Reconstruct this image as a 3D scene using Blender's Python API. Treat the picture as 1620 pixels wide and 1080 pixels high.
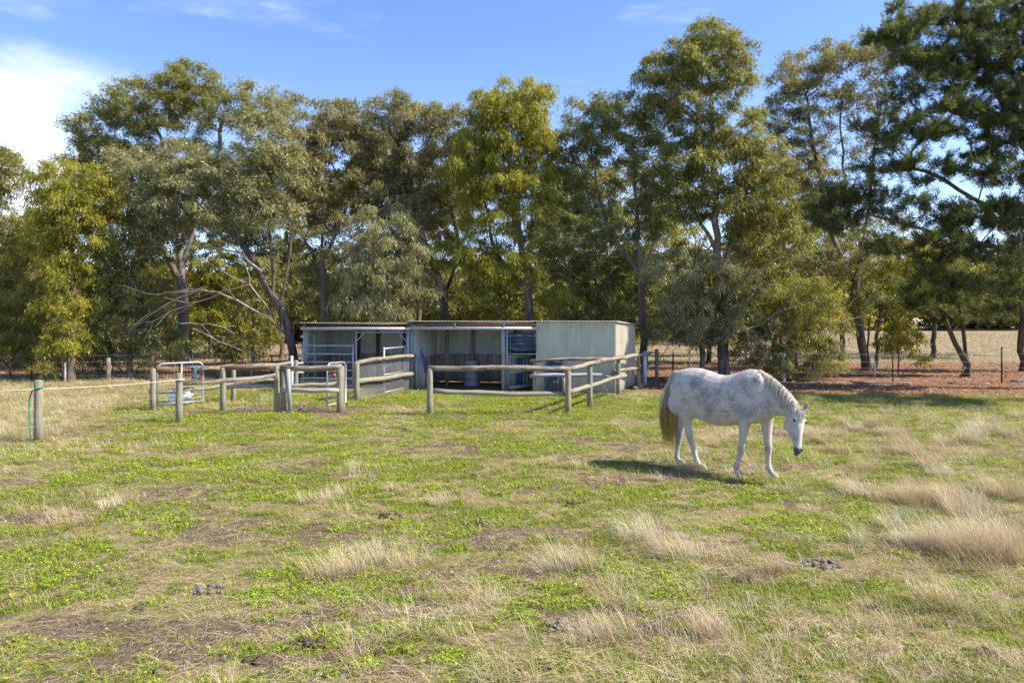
import bpy, math, numpy as np
from mathutils import Vector, Matrix
sc = bpy.context.scene
for o in list(bpy.data.objects): bpy.data.objects.remove(o)
R = math.radians
# ---------------------------------------------------------------- camera
CH, HOR, F = 2.3, 505.0, 1080.0          # camera height (m), horizon row and focal length in photo pixels
cd = bpy.data.cameras.new('camera'); cam = bpy.data.objects.new('camera', cd)
sc.collection.objects.link(cam); sc.camera = cam
cam.location = (0, 0, CH); cam.rotation_euler = (R(90), 0, 0)
cd.sensor_width = 36; cd.lens = 24; cd.shift_y = -(540-HOR)/1620
cd.clip_start = .05; cd.clip_end = 3000
# ---------------------------------------------------------------- light
SUN_EL, SUN_DIR = R(44), Vector((1, -.13, 0)).normalized()      # sun to the right
sv = Vector((SUN_DIR.x*math.cos(SUN_EL), SUN_DIR.y*math.cos(SUN_EL), math.sin(SUN_EL)))
sl = bpy.data.lights.new('sun', 'SUN'); so = bpy.data.objects.new('sun', sl); sc.collection.objects.link(so)
sl.energy = 5.0; sl.angle = R(.55); sl.color = (1, .92, .78)
so.rotation_euler = sv.to_track_quat('Z', 'Y').to_euler()
w = bpy.data.worlds.new('World'); sc.world = w; w.use_nodes = True
nt = w.node_tree; nt.nodes.clear()
def N(nt, t, **k):
    n = nt.nodes.new(t)
    for a, v in k.items(): setattr(n, a, v)
    return n
sky = N(nt, 'ShaderNodeTexSky', sky_type='NISHITA', sun_disc=False, sun_elevation=SUN_EL,
        sun_rotation=math.atan2(SUN_DIR.x, SUN_DIR.y), altitude=200, air_density=1.0, dust_density=.3, ozone_density=2.4)
tc = N(nt, 'ShaderNodeTexCoord'); sep = N(nt, 'ShaderNodeSeparateXYZ')
nt.links.new(tc.outputs['Generated'], sep.inputs[0])
def M(nt, op, a, b=None, c=None, clamp=False):
    n = N(nt, 'ShaderNodeMath', operation=op, use_clamp=clamp)
    for i, v in enumerate((a, b, c)):
        if v is None: continue
        if isinstance(v, (int, float)): n.inputs[i].default_value = v
        else: nt.links.new(v, n.inputs[i])
    return n.outputs[0]
def MR(nt, v, a, b, c=0., d=1.):
    n = N(nt, 'ShaderNodeMapRange', interpolation_type='SMOOTHSTEP')
    for i, q in enumerate((v, a, b, c, d)):
        if isinstance(q, (int, float)): n.inputs[i].default_value = q
        else: nt.links.new(q, n.inputs[i])
    return n.outputs[0]
# cloud bank low on the left and a few wisps, as functions of the direction in the sky
az = M(nt, 'DIVIDE', sep.outputs[0], M(nt, 'MAXIMUM', sep.outputs[1], .05))
el = M(nt, 'DIVIDE', sep.outputs[2], M(nt, 'MAXIMUM', sep.outputs[1], .05))
mp = N(nt, 'ShaderNodeMapping'); nt.links.new(tc.outputs['Generated'], mp.inputs[0]); mp.inputs['Scale'].default_value = (2.2, 2.2, 6)
nz = N(nt, 'ShaderNodeTexNoise'); nt.links.new(mp.outputs[0], nz.inputs[0]); nz.inputs['Scale'].default_value = 1.6; nz.inputs['Detail'].default_value = 9; nz.inputs['Roughness'].default_value = .62
nf = M(nt, 'SUBTRACT', nz.outputs[0], .5)
azn = M(nt, 'MULTIPLY_ADD', nf, .30, az); eln = M(nt, 'MULTIPLY_ADD', nf, .16, el)
bank = M(nt, 'MULTIPLY', MR(nt, azn, -.52, -.74), M(nt, 'MULTIPLY', MR(nt, eln, .42, .33), MR(nt, eln, .0, .22, .45, 1)))
mp2 = N(nt, 'ShaderNodeMapping'); nt.links.new(tc.outputs['Generated'], mp2.inputs[0]); mp2.inputs['Scale'].default_value = (2, 3, 9); mp2.inputs['Rotation'].default_value = (0, .35, 0)
n2 = N(nt, 'ShaderNodeTexNoise'); nt.links.new(mp2.outputs[0], n2.inputs[0]); n2.inputs['Scale'].default_value = 1.7; n2.inputs['Detail'].default_value = 8; n2.inputs['Roughness'].default_value = .6
wisp = MR(nt, n2.outputs[0], .54, .85, 0, .5)
low = MR(nt, el, .42, .05, 0, .22)
cm = M(nt, 'MAXIMUM', M(nt, 'MAXIMUM', bank, wisp), low)
tint = N(nt, 'ShaderNodeMix', data_type='RGBA', blend_type='MULTIPLY'); tint.inputs[0].default_value = 1
nt.links.new(sky.outputs[0], tint.inputs[6]); tint.inputs[7].default_value = (.78, .86, 1.08, 1)
mx = N(nt, 'ShaderNodeMix', data_type='RGBA'); nt.links.new(cm, mx.inputs[0]); nt.links.new(tint.outputs[2], mx.inputs[6]); mx.inputs[7].default_value = (5.3, 5.6, 6.3, 1)
bg = N(nt, 'ShaderNodeBackground'); bg.inputs[1].default_value = .13; nt.links.new(mx.outputs[2], bg.inputs[0])
wo = N(nt, 'ShaderNodeOutputWorld'); nt.links.new(bg.outputs[0], wo.inputs[0])
sc.view_settings.view_transform = 'Standard'; sc.view_settings.look = 'None'; sc.view_settings.gamma = 1
sc.view_settings.exposure = .98
cy = sc.cycles; cy.max_bounces = 9; cy.diffuse_bounces = 6; cy.glossy_bounces = 2; cy.transmission_bounces = 6
cy.transparent_max_bounces = 4; cy.caustics_reflective = False; cy.caustics_refractive = False; cy.use_denoising = True
# ---------------------------------------------------------------- helpers
def W(px, py, Y): return np.array([(px-810)/F*Y, Y, CH-(py-HOR)/F*Y])
def G(px, py):
    Y = F*CH/(py-HOR); return np.array([(px-810)/F*Y, Y, 0.])
def gx(px, Y): return (px-810)/F*Y
rng = np.random.default_rng(7)
def _h(i, j, s):
    n = (i.astype(np.int64)*374761393 + j.astype(np.int64)*668265263 + s*1442695) & 0x7fffffff
    n = ((n ^ (n >> 13))*1274126177) & 0x7fffffff
    return ((n ^ (n >> 16)) & 0xffff)/65535.
def vn(x, y, s=0):
    x = np.asarray(x, float); y = np.asarray(y, float)
    i = np.floor(x); j = np.floor(y); u = x-i; v = y-j; u = u*u*(3-2*u); v = v*v*(3-2*v)
    i = i.astype(np.int64); j = j.astype(np.int64)
    return (_h(i, j, s)*(1-u)+_h(i+1, j, s)*u)*(1-v)+(_h(i, j+1, s)*(1-u)+_h(i+1, j+1, s)*u)*v
def fbm(x, y, s=0, o=4):
    a, t, r = .5, 0, 0
    for k in range(o):
        r = r+a*vn(x*2**k+17.3*k, y*2**k-9.1*k, s+k); t += a; a *= .55
    return r/t
def sst(a, b, x):
    t = np.clip((np.asarray(x, float)-a)/(b-a), 0, 1); return t*t*(3-2*t)
def hgt(x, y):
    x = np.asarray(x, float); y = np.asarray(y, float)
    return .03*(fbm(x*.7, y*.7, 40, 3)-.5)+.025*(fbm(x*3, y*3, 44, 2)-.5)
def link(o, parent=None):
    sc.collection.objects.link(o)
    if parent is not None: o.parent = parent
    return o
def tag(o, label=None, cat=None, group=None, kind=None):
    for k, v in (('label', label), ('category', cat), ('group', group), ('kind', kind)):
        if v: o[k] = v
    return o
def empty(name, loc=(0, 0, 0), label=None, cat=None, group=None, rz=0):
    o = bpy.data.objects.new(name, None); link(o); o.location = tuple(map(float, loc)); o.rotation_euler[2] = rz; o.empty_display_size = .2
    return tag(o, label, cat, group)
def mesh(name, V, Fs, mat, parent=None, attrs=None, smooth=False, loc=None, world=True):
    """V (n,3); Fs a list of index arrays (m,3)/(m,4). Vertices are world coordinates (made local to loc or the parent)."""
    V = np.asarray(V, float).reshape(-1, 3)
    if not isinstance(Fs, list): Fs = [Fs]
    Fs = [np.asarray(f, np.int32) for f in Fs if len(f)]
    off = np.zeros(3)
    if world and parent is not None:
        p = parent; 
        while p is not None: off += np.array(p.location); p = p.parent
    if loc is not None: off2 = np.array(loc, float)
    else: off2 = off
    me = bpy.data.meshes.new(name)
    me.vertices.add(len(V)); me.vertices.foreach_set('co', (V-off2).astype(np.float32).ravel())
    nl = sum(f.size for f in Fs); me.loops.add(nl); me.loops.foreach_set('vertex_index', np.concatenate([f.ravel() for f in Fs]))
    npoly = sum(len(f) for f in Fs); me.polygons.add(npoly)
    st = np.concatenate([np.full(len(f), f.shape[1], np.int32) for f in Fs])
    me.polygons.foreach_set('loop_start', np.concatenate([[0], np.cumsum(st)[:-1]]).astype(np.int32))
    if smooth: me.polygons.foreach_set('use_smooth', np.ones(npoly, bool))
    for an, (dom, typ, data) in (attrs or {}).items():
        a = me.attributes.new(an, typ, dom); a.data.foreach_set('color' if 'COLOR' in typ else 'value', np.asarray(data, np.float32).ravel())
    me.materials.append(mat); me.update(calc_edges=True); me.validate()
    o = bpy.data.objects.new(name, me); link(o, parent)
    if loc is not None: o.location = tuple(np.array(loc, float)-off)
    return o
class MB:
    def __init__(s): s.V = []; s.Q = []; s.T = []; s.n = 0
    def add(s, V, Q=(), T=()):
        V = np.asarray(V, float).reshape(-1, 3); s.V.append(V)
        if len(Q): s.Q.append(np.asarray(Q)+s.n)
        if len(T): s.T.append(np.asarray(T)+s.n)
        s.n += len(V)
    def box(s, c, ax, ay, az):          # centre and three half-axis vectors
        c, ax, ay, az = map(lambda q: np.asarray(q, float), (c, ax, ay, az))
        V = [c+i*ax+j*ay+k*az for k in (-1, 1) for j in (-1, 1) for i in (-1, 1)]
        s.add(V, [(0, 2, 3, 1), (4, 5, 7, 6), (0, 1, 5, 4), (2, 6, 7, 3), (0, 4, 6, 2), (1, 3, 7, 5)])
    def bar(s, a, b, w, h, up=(0, 0, 1)):
        a = np.asarray(a, float); b = np.asarray(b, float); d = b-a; L = np.linalg.norm(d); d = d/L
        up = np.asarray(up, float); x = np.cross(d, up); x /= np.linalg.norm(x)+1e-9; u = np.cross(x, d)
        s.box((a+b)/2, d*L/2, x*w/2, u*h/2)
    def tube(s, P, r, n=8, cap=True, jit=0, rg=None):
        P = np.asarray(P, float); r = np.broadcast_to(np.asarray(r, float), (len(P),))
        T = np.gradient(P, axis=0); T /= np.linalg.norm(T, axis=1)[:, None]+1e-9
        ref = np.array([0, 0, 1.]) if abs(T[0][2]) < .9 else np.array([1., 0, 0])
        V = []
        x = np.cross(ref, T[0]+1e-6); x /= np.linalg.norm(x)+1e-9
        th = np.arange(n)/n*2*math.pi
        jt = 1+(jit*(rg or rng).standard_normal(n) if jit else 0)
        for p, t, q in zip(P, T, r):
            x = x-t*np.dot(x, t); x /= np.linalg.norm(x)+1e-9; y = np.cross(t, x)
            j2 = jt*(1+(jit*.5*(rg or rng).standard_normal(n) if jit else 0))
            V.append(p+(np.cos(th)*q*j2)[:, None]*x+(np.sin(th)*q*j2)[:, None]*y)
        m = len(P); V = np.concatenate(V)
        i = np.arange(m-1)[:, None]*n; k = np.arange(n)[None]; k2 = (k+1) % n
        Q = np.stack([i+k, i+k2, i+n+k2, i+n+k], -1).reshape(-1, 4)
        T3 = []
        if cap:
            V = np.vstack([V, P[0]-T[0]*r[0]*.15, P[-1]+T[-1]*r[-1]*.15]); c0 = m*n; c1 = c0+1
            for a in range(n): T3 += [(c0, (a+1) % n, a), (c1, (m-1)*n+a, (m-1)*n+(a+1) % n)]
        s.add(V, Q, T3)
    def build(s, name, mat, parent=None, **k):
        Fs = []
        if s.Q: Fs.append(np.concatenate(s.Q))
        if s.T: Fs.append(np.concatenate(s.T))
        return mesh(name, np.concatenate(s.V), Fs, mat, parent, **k)
# ---------------------------------------------------------------- materials
def newmat(name):
    m = bpy.data.materials.new(name); m.use_nodes = True; nt = m.node_tree; nt.nodes.clear()
    out = N(nt, 'ShaderNodeOutputMaterial'); b = N(nt, 'ShaderNodeBsdfPrincipled'); nt.links.new(b.outputs[0], out.inputs[0])
    return m, nt, b, out
def noise(nt, scale, detail=5, rough=.6, coord='Object', stretch=(1, 1, 1), out='Fac', rot=(0, 0, 0)):
    c = N(nt, 'ShaderNodeTexCoord'); mp = N(nt, 'ShaderNodeMapping'); nt.links.new(c.outputs[coord], mp.inputs[0])
    mp.inputs['Scale'].default_value = stretch; mp.inputs['Rotation'].default_value = rot
    n = N(nt, 'ShaderNodeTexNoise'); nt.links.new(mp.outputs[0], n.inputs[0]); n.inputs['Scale'].default_value = scale
    n.inputs['Detail'].default_value = detail; n.inputs['Roughness'].default_value = rough
    return n.outputs[0 if out == 'Fac' else 1]
def ramp(nt, fac, stops):
    r = N(nt, 'ShaderNodeValToRGB'); nt.links.new(fac, r.inputs[0]); e = r.color_ramp.elements
    while len(e) < len(stops): e.new(.5)
    for q, (p, c) in zip(e, stops): q.position = p; q.color = (*c, 1)
    return r.outputs[0]
def mixc(nt, fac, a, b, blend='MIX'):
    m = N(nt, 'ShaderNodeMix', data_type='RGBA', blend_type=blend)
    for i, v in ((0, fac), (6, a), (7, b)):
        if isinstance(v, (int, float)): m.inputs[i].default_value = v
        elif isinstance(v, tuple): m.inputs[i].default_value = (*v, 1)
        else: nt.links.new(v, m.inputs[i])
    return m.outputs[2]
def bump(nt, b, h, strength=.4, dist=.02):
    n = N(nt, 'ShaderNodeBump'); n.inputs['Strength'].default_value = strength; n.inputs['Distance'].default_value = dist
    nt.links.new(h, n.inputs['Height']); nt.links.new(n.outputs[0], b.inputs['Normal'])
def simple(name, c1, c2, scale=6, rough=.7, metal=0, stretch=(1, 1, 1), bmp=.2, c3=None, coord='Object', lo=.35, hi=.65):
    m, nt, b, o = newmat(name)
    n = noise(nt, scale, 6, .65, coord, stretch)
    c = ramp(nt, n, [(lo, c1), (hi, c2)])
    if bmp >= .7 or name == 'treated_post':      # drying cracks along the grain
        cr = noise(nt, scale*3.2, 4, .7, coord, (stretch[0], stretch[1], stretch[2]*.35)); c = mixc(nt, MR(nt, cr, .56, .66, 0, .7), c, tuple(v*.4 for v in c1))
    if c3:
        n3 = noise(nt, scale*.37, 5, .7, coord, stretch); c = mixc(nt, MR(nt, n3, .52, .62), c, c3)
    nt.links.new(c, b.inputs['Base Color']); b.inputs['Roughness'].default_value = rough; b.inputs['Metallic'].default_value = metal
    b.inputs['Specular IOR Level'].default_value = .3
    bump(nt, b, n, bmp, .01)
    return m
def leafmat(name, dark, mid, light, tip=None, trans=.35, spec=.35, rough=.45):
    m, nt, b, out = newmat(name)
    a = N(nt, 'ShaderNodeAttribute', attribute_name='rnd')
    st = [(0, dark), (.5, mid), (.9, light)]
    if tip: st.append((1, tip))
    c = ramp(nt, a.outputs['Fac'], st)
    n = noise(nt, .35, 3); c = mixc(nt, MR(nt, n, .4, .65, 0, .35), c, mid)
    n2 = noise(nt, 1.1, 4, .6); c = mixc(nt, MR(nt, n2, .52, .68, 0, .55), c, light); n3 = noise(nt, .7, 3, .6, 'Object', (1, 1, 1), rot=(1, 2, 3)); c = mixc(nt, MR(nt, n3, .54, .70, 0, .4), c, tuple(.5*a+.5*b for a, b in zip(mid, tip or light)))
    nt.links.new(c, b.inputs['Base Color']); b.inputs['Roughness'].default_value = rough; b.inputs['Specular IOR Level'].default_value = spec
    t = N(nt, 'ShaderNodeBsdfTranslucent'); c2 = mixc(nt, 1., c, (1.25, 1.2, .55), 'MULTIPLY'); nt.links.new(c2, t.inputs[0])
    ms = N(nt, 'ShaderNodeMixShader'); ms.inputs[0].default_value = trans
    nt.links.new(b.outputs[0], ms.inputs[1]); nt.links.new(t.outputs[0], ms.inputs[2]); nt.links.new(ms.outputs[0], out.inputs[0])
    return m
def colmat(name, trans=.3, rough=.6, spec=.2):
    m, nt, b, out = newmat(name)
    a = N(nt, 'ShaderNodeAttribute', attribute_name='col')
    nt.links.new(a.outputs['Color'], b.inputs['Base Color']); b.inputs['Roughness'].default_value = rough; b.inputs['Specular IOR Level'].default_value = spec
    t = N(nt, 'ShaderNodeBsdfTranslucent'); nt.links.new(a.outputs['Color'], t.inputs[0])
    ms = N(nt, 'ShaderNodeMixShader'); ms.inputs[0].default_value = trans
    nt.links.new(b.outputs[0], ms.inputs[1]); nt.links.new(t.outputs[0], ms.inputs[2]); nt.links.new(ms.outputs[0], out.inputs[0])
    return m
M_timber = simple('weathered_timber', (.13, .105, .08), (.36, .31, .24), 6, .85, 0, (6, 6, .9), .9, (.085, .065, .05))
M_post = simple('treated_post', (.17, .15, .11), (.34, .305, .23), 5, .85, 0, (6, 6, .6), .7, (.24, .24, .16))
M_plank = simple('grey_plank', (.20, .18, .165), (.44, .40, .36), 4, .85, 0, (9, 9, .5), .4)
M_plankw = simple('stall_plank', (.30, .26, .225), (.60, .54, .475), 1.6, .85, 0, (3.5, 3.5, .25), .4, (.33, .30, .28))
M_brown = simple('brown_beam', (.10, .065, .035), (.22, .15, .09), 4, .85, 0, (5, 5, .6), .3)
M_steel = simple('galvanised_pipe', (.30, .34, .40), (.46, .50, .55), 9, .45, .5, (1, 1, 1), .1, (.36, .37, .40))
M_bark = simple('grey_bark', (.10, .08, .065), (.27, .23, .195), 3.2, .9, 0, (2, 2, .45), .8, (.30, .265, .24))
M_barkd = simple('dark_bark', (.05, .038, .03), (.17, .13, .105), 3, .9, 0, (2, 2, .4), .8)
M_barkr = simple('reddish_bark', (.085, .06, .045), (.25, .19, .15), 3, .9, 0, (2, 2, .4), .8, (.27, .23, .20))
# ---------------------------------------------------------------- ground
def masks(x, y):
    """green, dry, dirt, litter in 0..1 over the paddock."""
    x = np.asarray(x, float); y = np.asarray(y, float)
    n1 = fbm(x*1.15, y*1.9, 1, 6); n2 = fbm(x*1.5+5, y*2.4, 2, 5); n3 = fbm(x*.9-3, y*1.8, 3, 6); n4 = fbm(x*5.5, y*8.5, 4, 4)
    left = sst(-.05, -.75, x/np.maximum(y, 2)); right = sst(.15, .75, x/np.maximum(y, 2))
    dirt = sst(.625, .70, n3+.11*left*sst(10.5, 6, y)+.85*(n4-.5)-.06*right)
    yard = np.exp(-((x+4.6)/3.2)**2-((y-17.2)/.9)**2)*.13
    dirt = np.maximum(dirt, sst(.45, .6, n3+yard+.2*(n4-.5))*(yard > .03))
    g = n1+.95*(n4-.5)+.045
    g = g+.12*sst(15.0, 16.8, y)*sst(24, 19.5, y)*sst(-9.5, -7, x)-.03*right
    green = sst(.42, .54, g)*(1-dirt)
    lx = sst(-8.6, -10.3, x+.25*(y-14))*sst(12., 13.5, y)                # golden grass at the left
    green = green*(1-.92*lx)
    lit = np.maximum(sst(20.2, 22.3, y+.12*(x-6)+1.6*(n2-.5)+2.2*(n4-.5))*sst(3.2, 5., x), sst(24.5, 26.5, y+2*(n2-.5)))*sst(40, 33, y+4*(n1-.5))
    shed = sst(20.6, 21.6, y+.18*(x-3)+1*(n2-.5))*sst(-8.5, -7, x)*sst(4.6, 3.2, x); dirt = np.maximum(dirt, shed)
    lit = np.maximum(lit*(1-sst(-8.5, -9.5, x)*sst(29, 26, y)*.6), 0); green = green*(1-lit)*(1-shed)
    far = sst(31, 36, y); green = green*(1-far)
    dry = np.clip(sst(.45, .6, n2+.10*right+.8*(fbm(x*6+2, y*9, 14, 3)-.5))+lx+far*.9, 0, 1)*(1-lit)
    return green, dry, dirt*(1-lx), lit, lx
rows = np.concatenate([np.linspace(-8, 3, 30)[:-1], 3+np.cumsum(np.concatenate([[0], np.geomspace(.05, 22, 330)]))])
t = np.linspace(-1, 1, 361)
rr, tt = np.meshgrid(rows, t, indexing='ij')
gxx = np.sign(tt)*(abs(tt)*.35+abs(tt)**3*.65)*(34+np.maximum(rr, 0)*2.6)
gz = hgt(gxx, rr)*sst(60, 30, rr)
gr, dr, di, li, lx_ = masks(gxx, rr)
n_r, n_c = rr.shape
idx = np.arange(n_r*n_c).reshape(n_r, n_c)
gf = np.stack([idx[:-1, :-1], idx[:-1, 1:], idx[1:, 1:], idx[1:, :-1]], -1).reshape(-1, 4)
mg, ntg, bgx, og = newmat('paddock_ground')
def attr(nt, n): return N(nt, 'ShaderNodeAttribute', attribute_name=n).outputs['Fac']
nA = noise(ntg, 9, 8, .7); nB = noise(ntg, 34, 5, .7); nC = noise(ntg, 2.2, 6, .65); nD = noise(ntg, 14, 6, .75, 'Object', (1, 2.4, 1), rot=(0, 0, .5))
soil = ramp(ntg, nB, [(.32, (.055, .038, .025)), (.52, (.16, .115, .075)), (.72, (.31, .235, .155))])
straw = ramp(ntg, nD, [(.3, (.13, .10, .045)), (.5, (.29, .22, .12)), (.7, (.46, .36, .22))])
grassc = ramp(ntg, nB, [(.3, (.04, .06, .008)), (.5, (.11, .145, .018)), (.72, (.21, .24, .035))])
litt = ramp(ntg, nA, [(.3, (.10, .05, .03)), (.5, (.25, .12, .06)), (.62, (.36, .20, .12)), (.75, (.46, .34, .24))])
def edge(v): return MR(ntg, M(ntg, 'ADD', v, M(ntg, 'MULTIPLY', M(ntg, 'SUBTRACT', nA, .5), 1.6)), .2, .8)
c = mixc(ntg, edge(M(ntg, 'MULTIPLY', attr(ntg, 'dry'), 1.0)), mixc(ntg, MR(ntg, nA, .4, .6), (.20, .20, .055), straw), straw)
c = mixc(ntg, edge(attr(ntg, 'green')), c, grassc)
c = mixc(ntg, edge(attr(ntg, 'dirt')), c, soil)
c = mixc(ntg, edge(attr(ntg, 'lit')), c, litt)
c = mixc(ntg, MR(ntg, nC, .35, .7, .0, .25), c, (.12, .10, .05))
ntg.links.new(c, bgx.inputs['Base Color']); bgx.inputs['Roughness'].default_value = .95; bgx.inputs['Specular IOR Level'].default_value = .1
bump(ntg, bgx, M(ntg, 'ADD', nA, M(ntg, 'MULTIPLY', nB, .5)), .9, .05)
go = mesh('ground', np.stack([gxx, rr, gz], -1), gf, mg, smooth=True,
          attrs={'green': ('POINT', 'FLOAT', gr), 'dry': ('POINT', 'FLOAT', dr), 'dirt': ('POINT', 'FLOAT', di), 'lit': ('POINT', 'FLOAT', li)})
tag(go, kind='structure')
# ---------------------------------------------------------------- grass, leaves, straw (numpy-built stuff)
M_blade = colmat('grass_blade', .35, .55, .25); M_straw = colmat('straw_blade', .25, .7, .1)
def scatter(n, y0, y1, p=-.5, wide=.86):
    u = rng.random(n); q = p+1
    y = (y0**q+u*(y1**q-y0**q))**(1/q)
    x = (rng.random(n)*2-1)*(wide*y+1.2)
    return x, y
def hue(n, base, var=.18, sd=.08):
    c = np.array(base)[None]*(1+var*rng.standard_normal((n, 1)))*(1+sd*rng.standard_normal((n, 3)))
    return np.clip(c, .01, .85)
def blades(name, x, y, L, wd, tilt, azi, col, mat, label, z0=0., curve=.5, tipc=1.25, cat='grass'):
    """three-segment tapering blades: 7 verts each (three pairs and a tip)."""
    n = len(x); z = hgt(x, y)+z0
    d = np.stack([np.cos(azi), np.sin(azi)], -1); s = np.stack([-np.sin(azi), np.cos(azi)], -1)
    V = np.zeros((n, 7, 3)); tl = tilt.copy(); p = np.stack([x, y, z], -1)
    ws = [1, .8, .5]
    for k in range(3):
        hw = (wd*ws[k]/2)[:, None]
        V[:, 2*k, :2] = p[:, :2]-s*hw; V[:, 2*k+1, :2] = p[:, :2]+s*hw; V[:, 2*k, 2] = V[:, 2*k+1, 2] = p[:, 2]
        p = p+np.concatenate([d*(np.sin(tl)*L/3)[:, None], (np.cos(tl)*L/3)[:, None]], -1); tl = np.minimum(tl+curve*(.5+rng.random(n)*.6), 1.66)
    V[:, 6] = p
    V[:, :, 2] = np.maximum(V[:, :, 2], (z+.004)[:, None])
    b = np.arange(n)[:, None]*7
    Q = np.concatenate([b+np.array([0, 1, 3, 2]), b+np.array([2, 3, 5, 4])]); T = b+np.array([4, 5, 6])
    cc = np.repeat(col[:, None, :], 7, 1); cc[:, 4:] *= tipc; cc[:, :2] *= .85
    cc = np.concatenate([np.clip(cc, 0, .9), np.ones((n, 7, 1))], -1)
    o = mesh(name, V.reshape(-1, 3), [Q, T], mat, attrs={'col': ('POINT', 'FLOAT_COLOR', cc)})
    return tag(o, label, cat, kind='stuff')
def keep(p): return rng.random(len(p)) < p
def clear(x, y):        # little grows inside the shed
    return (y < 20.9-.18*(x-3)) | (x < -8) | (x > 4.2) | (y > 26.5)
# short green grass
x, y = scatter(560000, 3.5, 25, -.35); g, d, di, li, lx = masks(x, y)
k = keep(np.clip(g*1.0+.22-.25*di, 0, 1)*(1-li)) & clear(x, y); x, y, g = x[k], y[k], g[k]; n = len(x); sz = (np.maximum(y, 5)/6)**.5
c = hue(n, (.29, .345, .022), .28, .1); c[keep(np.full(n, .30))] = np.array([.34, .30, .09]); c *= (.55+.9*fbm(x*2.3, y*3.4, 31, 3))[:, None]
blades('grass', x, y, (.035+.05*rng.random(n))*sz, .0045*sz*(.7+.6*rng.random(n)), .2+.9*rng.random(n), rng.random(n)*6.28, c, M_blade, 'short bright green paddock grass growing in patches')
# low broad leaves of the clover and weeds
x, y = scatter(420000, 3.5, 21, -.5); g, d, di, li, lx = masks(x, y)
g2 = g*sst(.40, .52, fbm(x*.8+9, y*1.1, 21, 4)+.06*sst(.2, -.6, x/y))
k = keep(np.clip(g2, 0, 1)) & clear(x, y); x, y = x[k], y[k]; n = len(x); sz = (np.maximum(y, 5)/6)**.55
a = rng.random(n)*6.28; r = (.006+.012*rng.random(n)**1.4)*sz; ar = .3+.45*rng.random(n)
dx = np.stack([np.cos(a), np.sin(a), .28*rng.standard_normal(n)], -1); dy = np.stack([-np.sin(a)*ar, np.cos(a)*ar, .22*rng.standard_normal(n)*ar], -1)
p = np.stack([x, y, hgt(x, y)+.012+.035*rng.random(n)*sz], -1)
V = np.stack([p-dx*r[:, None], p-dy*r[:, None]*.9, p+dx*r[:, None], p+dy*r[:, None]*.9], 1)
cc = hue(n, (.32, .42, .022), .24, .08)*(.55+.95*fbm(x*2.7, y*4.1, 33, 3))[:, None]; cc = np.concatenate([np.repeat(np.clip(cc, 0, .8)[:, None, :], 4, 1), np.ones((n, 4, 1))], -1)
o = mesh('clover', V.reshape(-1, 3), np.arange(n*4).reshape(-1, 4), M_blade, attrs={'col': ('POINT', 'FLOAT_COLOR', cc)})
tag(o, 'low carpet of bright green clover and weed leaves in the paddock', 'clover', kind='stuff')
# straw lying about
x, y = scatter(420000, 3.5, 26, -.35); g, d, di, li, lx = masks(x, y)
k = keep(np.clip(.5+.5*d-.15*di-.1*g, 0, 1)*sst(.25, .6, fbm(x*2.2+3, y*3.4, 71, 3))*(1-.85*li)) & clear(x, y); x, y = x[k], y[k]; n = len(x); sz = (np.maximum(y, 5)/6)**.5
az_ = 2.6+1.0*fbm(x*.4, y*.4, 50, 2)*4+rng.standard_normal(n)*.7
c = hue(n, (.62, .48, .29), .28, .06); c[keep(np.full(n, .3))] = np.array([.36, .27, .14]); c[keep(np.full(n, .14))] = np.array([.62, .57, .46])
c *= (.62+.75*fbm(x*2.1+8, y*3.2, 77, 3))[:, None]
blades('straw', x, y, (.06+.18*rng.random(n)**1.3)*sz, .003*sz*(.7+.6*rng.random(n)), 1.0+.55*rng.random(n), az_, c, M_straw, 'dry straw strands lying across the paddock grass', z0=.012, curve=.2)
# dry tufts
def tufts(name, tx, ty, size, per, label, tone, lean=2.7, spread=.5, cat='dry grass', hz=0):
    m = len(tx); per_ = np.maximum((per*np.clip(size, .5, 1.6)).astype(int), 8); i = np.repeat(np.arange(m), per_); n = len(i)
    rad = .13*size[i]*np.sqrt(rng.random(n)); an = rng.random(n)*6.28
    x = tx[i]+rad*np.cos(an)*1.5; y = ty[i]+rad*np.sin(an)
    dist = (np.maximum(y, 5)/6)**.5
    tl = lean+.9*rng.standard_normal(m)
    dirx = np.cos(an)*spread+np.cos(tl[i])*.7+.55*rng.standard_normal(n); diry = np.sin(an)*spread+np.sin(tl[i])*.7+.55*rng.standard_normal(n)
    amt = np.hypot(dirx, diry)
    tm = np.array(tone)[rng.integers(0, len(tone), m)]
    c = tm[i]*(1+.26*rng.standard_normal((n, 1)))*(1+.05*rng.standard_normal((n, 3)))
    L = (.10+.30*rng.random(n)**.8)*size[i]
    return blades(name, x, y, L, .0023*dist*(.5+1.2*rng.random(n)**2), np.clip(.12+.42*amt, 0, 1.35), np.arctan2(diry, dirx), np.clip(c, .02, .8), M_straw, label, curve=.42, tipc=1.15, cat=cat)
S1, S2, S3, S4 = (.52, .42, .27), (.40, .30, .155), (.60, .52, .38), (.30, .26, .09)
# scattered over the field
x, y = scatter(7600, 4.2, 24, -.2); g, d, di, li, lx = masks(x, y)
cl = fbm(x*.35+3, y*.5, 60, 3)
k = keep(np.clip(.9*sst(.46, .66, cl+.16*sst(.1, .7, x/y)*sst(17.5, 16, y)-.04*sst(0, -.6, x/y)), 0, 1)*(1-li)*(.35+.65*d)) & clear(x, y)
x, y = x[k], y[k]
tufts('dry_grass', x, y, .3+.6*rng.random(len(x))**1.4, 50, 'fine dry grass tufts scattered over the green paddock', [S1, S2, S1, S3, S4])
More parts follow.
